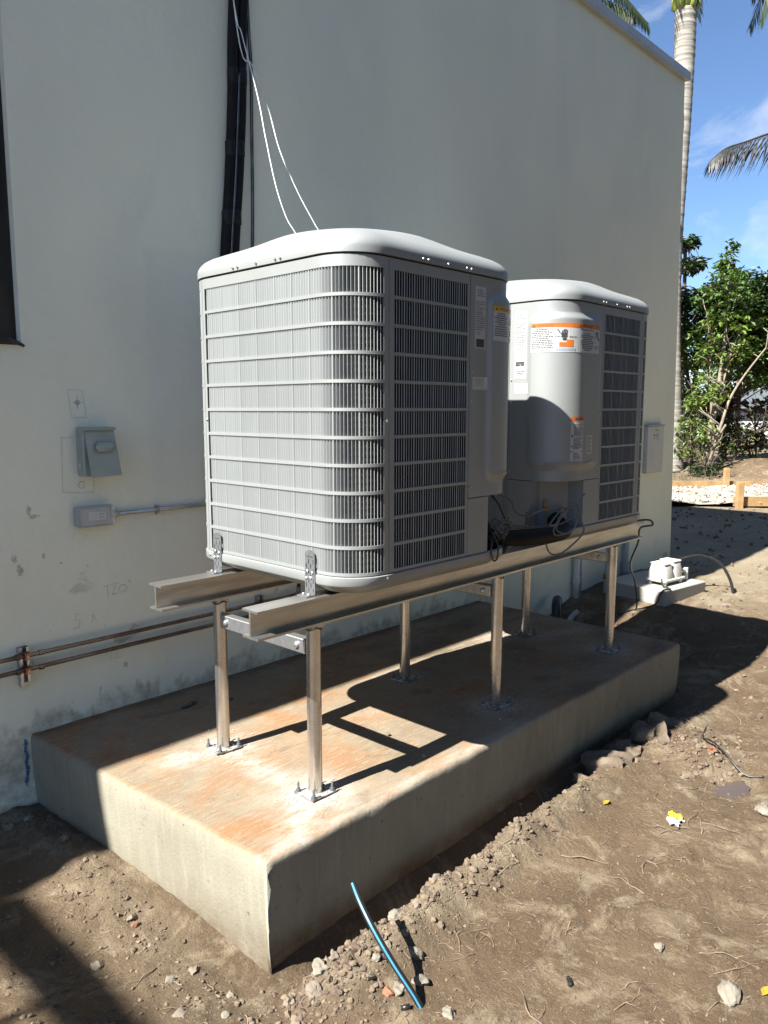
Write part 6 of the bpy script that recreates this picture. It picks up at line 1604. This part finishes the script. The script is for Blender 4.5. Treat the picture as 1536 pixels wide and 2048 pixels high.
# ---- palms
def frond(mbr, mbl, pts, leaflet, rng_, hang=0.75, spread=0.55, dens=0.038, r0=0.025, wid=0.02):
    sp_ = spline(pts, 10); limb_r = [lerp(r0, 0.005, k / (len(sp_) - 1)) for k in range(len(sp_))]
    mbr.tube(sp_, limb_r, 6)
    Ls = sum((sp_[i + 1] - sp_[i]).length for i in range(len(sp_) - 1)); n = int(Ls / dens)
    for k in range(n):
        t = 0.12 + 0.88 * k / n; f_ = t * (len(sp_) - 1); i = min(int(f_), len(sp_) - 2); p = sp_[i].lerp(sp_[i + 1], f_ - i)
        d = (sp_[i + 1] - sp_[i]).normalized(); side = d.cross(Vector((0, 0, 1)))
        side = side.normalized() if side.length > 0.05 else Vector((1, 0, 0))
        l0 = leaflet * (0.35 + 0.65 * math.sin(math.pi * min(1, t * 0.9 + 0.12))) * rng_.uniform(.85, 1.1)
        for sg in (-1, 1):
            v = (side * sg * spread * rng_.uniform(.7, 1.2) + d * rng_.uniform(.35, .6) + Vector((0, 0, -hang * rng_.uniform(.7, 1.2)))).normalized()
            m = p + v * l0 * 0.5; e = m + (v + Vector((0, 0, -0.45))).normalized() * l0 * 0.5
            wv = d.cross(v).cross(v).normalized() * wid / 2 if d.cross(v).length > 0.01 else side * wid / 2
            mbl.add([p - wv * .5, p + wv * .5, m + wv, e, m - wv], [(0, 1, 2, 4), (4, 2, 3)])
def palm(label, trunk, radii, fronds, leaflet, leafm, shaft=True, seed=0, group='palms', hang=0.75):
    T = thing('palm_tree', label, 'palm tree', tuple(trunk[0]), 0, group); rng_ = random.Random(seed)
    sp_ = spline(trunk, 14); n = 16; mb = MB()
    ts = np.linspace(0, 1, len(sp_)); rs = np.interp(ts, np.linspace(0, 1, len(radii)), radii)
    # ringed trunk: leaf-scar rings every hand's breadth
    pts = []; rr2 = []
    Ls = 0
    for i in range(len(sp_) - 1):
        a_, b_ = sp_[i], sp_[i + 1]; k2 = max(2, int((b_ - a_).length / 0.05))
        for k in range(k2):
            p = a_.lerp(b_, k / k2); r = lerp(rs[i], rs[i + 1], k / k2); ph = (p.z % 0.15) / 0.15
            pts.append(p); rr2.append(r * (1.0 + (0.035 if ph < 0.34 else -0.012)))
    mb.tube(pts, rr2, n); mb.build('trunk', 'palm_bark', T, True)
    top = sp_[-1]
    if shaft:
        mb = MB(); mb.tube([top - Vector((0, 0, .02)), top + Vector((0.02, 0.01, .4)), top + Vector((0.03, 0.02, 1.2)), top + Vector((0.04, 0.02, 1.8))], [radii[-1] * .9, radii[-1] * 1.1, radii[-1] * .75, 0.08], 14); mb.build('crownshaft', 'crownshaft', T, True)
        mb = MB()
        for k in range(6):
            a = k * 1.05
            mb.tube([top + Vector((math.cos(a) * .10, math.sin(a) * .10, -0.03)), top + Vector((math.cos(a) * .22, math.sin(a) * .22, 0.05)), top + Vector((math.cos(a) * .24, math.sin(a) * .24, 0.22)), top + Vector((math.cos(a) * .13, math.sin(a) * .13, 0.42))], [.03, .055, .05, .02], 8)
        mb.build('leaf_bases', 'crownshaft', T, True)
    mbr = MB(); mbl = MB()
    for f_ in fronds: frond(mbr, mbl, f_, leaflet, rng_, hang)
    mbr.build('rachis', leafm, T, True)
    kind(mbl.build('fronds', leafm, T), 'stuff')
    return T
def fan(top, n, L_, rise, seed, a0=0.0):
    q = random.Random(seed); out = []
    for k in range(n):
        a = a0 + 6.283 * k / n + q.uniform(-.15, .15); l = L_ * q.uniform(.85, 1.1); u_ = rise * q.uniform(.5, 1.2); c, s_ = math.cos(a), math.sin(a)
        out.append([top, (top[0] + c * l * .35, top[1] + s_ * l * .35, top[2] + u_ * .8), (top[0] + c * l * .7, top[1] + s_ * l * .7, top[2] + u_ * .75), (top[0] + c * l, top[1] + s_ * l, top[2] + u_ * 0.0 - 0.3)])
    return out
tr = [(14.54, 6.14, GB(14.54, 6.14)), (14.78, 6.36, 2.69), (15.00, 6.51, 4.6), (15.335, 6.62, 6.99), (15.51, 6.71, 8.42), (15.585, 6.755, 9.16)]
tp = (15.64, 6.75, 10.7)
palm('tall royal palm with smooth ringed trunk rising beyond the building corner', tr, [0.22, 0.165, 0.15, 0.165, 0.195, 0.20], fan(tp, 12, 3.0, 1.2, 5, 0.3), 0.75, 'leaf_palm', True, 5)
# palm standing behind the building: one frond reaches over the roof
tp2 = (10.6, 8.9, 9.4)
palm('palm behind the building whose drooping frond shows above the parapet', [(10.4, 10.9, 0.1), (10.5, 10.7, 4.5), (10.6, 10.4, 9.2)], [0.2, 0.16, 0.17],
     [[(10.6, 10.4, 9.4), (11.0, 9.0, 9.7), (11.35, 7.7, 9.25), (11.85, 6.55, 8.35), (12.21, 5.88, 7.52)], [(10.6, 10.4, 9.4), (11.3, 9.2, 9.3), (11.75, 7.7, 8.9), (12.05, 6.5, 8.0), (12.1, 6.1, 7.7)]] + fan((10.6, 10.4, 9.4), 8, 2.4, 1.0, 8, 0.9), 0.62, 'leaf_palm', True, 8, hang=0.95)
# coconut palm off to the right
palm('slender coconut palm right of the gravel whose fronds reach into the sky', [(12.9, 1.9, GB(12.9, 1.9)), (13.1, 2.2, 2.5), (13.0, 2.6, 5.0)], [0.17, 0.13, 0.11],
     [[(13.0, 2.6, 5.1), (12.75, 3.1, 5.45), (12.35, 3.8, 5.50), (11.97, 4.23, 5.34), (11.76, 4.43, 5.24), (11.60, 4.58, 5.06)], [(13.0, 2.6, 5.1), (13.4, 3.0, 5.8), (13.9, 3.0, 5.9), (14.5, 3.1, 5.5)]] + fan((13.0, 2.6, 5.1), 9, 2.0, 0.8, 9, 2.4)[2:8], 0.62, 'leaf_palm_dry', False, 9, hang=0.8)
palm('palm with hanging fronds far right of the royal palm', [(16.6, 3.3, GB(16.6, 3.3)), (16.3, 3.6, 4.5), (16.0, 3.9, 9.2)], [0.2, 0.16, 0.17],
     [[(16.0, 3.9, 9.6), (15.5, 4.3, 9.8), (14.9, 4.75, 9.2), (14.62, 4.93, 8.55), (14.53, 5.0, 8.05)]] + fan((16.0, 3.9, 9.6), 7, 2.6, 1.0, 10, 0.2)[0:2], 0.6, 'leaf_palm', True, 10, hang=1.0)

# ------------------------------------------------------------------ far fence and house
fn = thing('white_fence', 'white panel fence far behind the trees', 'fence', (31.8, 10.2, 0.25))
fd = dR
for k in range(7):
    c = Vector((31.4, 10.8, 0)) + fd * (-3.2 + 1.32 * k); mb = MB()
    mb.box((c.x, c.y, 0.66), (1.28, 0.05, 0.86), rz=math.atan2(fd.y, fd.x)); mb.build('panel', 'far_white', fn)
    mb = MB(); mb.box((c.x + fd.x * .66, c.y + fd.y * .66, 0.62), (0.07, 0.09, 0.98), rz=math.atan2(fd.y, fd.x)); mb.build('post', 'far_beige', fn)
hh = thing('far_house', 'small house with dark hip roof beyond the white fence', 'house', (37.0, 12.6, 0.2))
c = Vector((37.5, 12.2, 0)); A_ = math.atan2(fd.y, fd.x)
mb = MB(); mb.box((c.x, c.y, 0.85), (6.0, 4.0, 1.5), rz=A_); mb.build('wall', 'far_beige', hh)
mb = MB(); Mh = Matrix.Translation(Vector((c.x, c.y, 0))) @ Matrix.Rotation(A_, 4, 'Z')
mb.add([Mh @ Vector(p) for p in ((-3.4, -2.4, 1.6), (3.4, -2.4, 1.6), (3.4, 2.4, 1.6), (-3.4, 2.4, 1.6), (-1.4, 0, 2.5), (1.4, 0, 2.5))], [(0, 1, 5, 4), (1, 2, 5), (2, 3, 4, 5), (3, 0, 4), (3, 2, 1, 0)])
mb.build('roof', 'far_roof', hh)
for k in (-1.8, 0.2, 1.9):
    mb = MB(); p = Mh @ Vector((k, -2.03, 0)); mb.box((p.x, p.y, 1.0), (0.9, 0.05, 0.8), rz=A_); wnd = mb.build('window', 'far_white', hh)
    mb = MB(); p = Mh @ Vector((k, -2.06, 0)); mb.box((p.x, p.y, 1.0), (0.75, 0.04, 0.66), rz=A_); mb.build('pane', 'glass', wnd)
pl = MB(); pl.tube([(29.5, 9.0, 0.2), (29.5, 9.0, 2.1)], 0.05, 8)
tag(pl.build('white_pole', 'far_white', None), 'thin white pole in front of the far fence', 'pole')
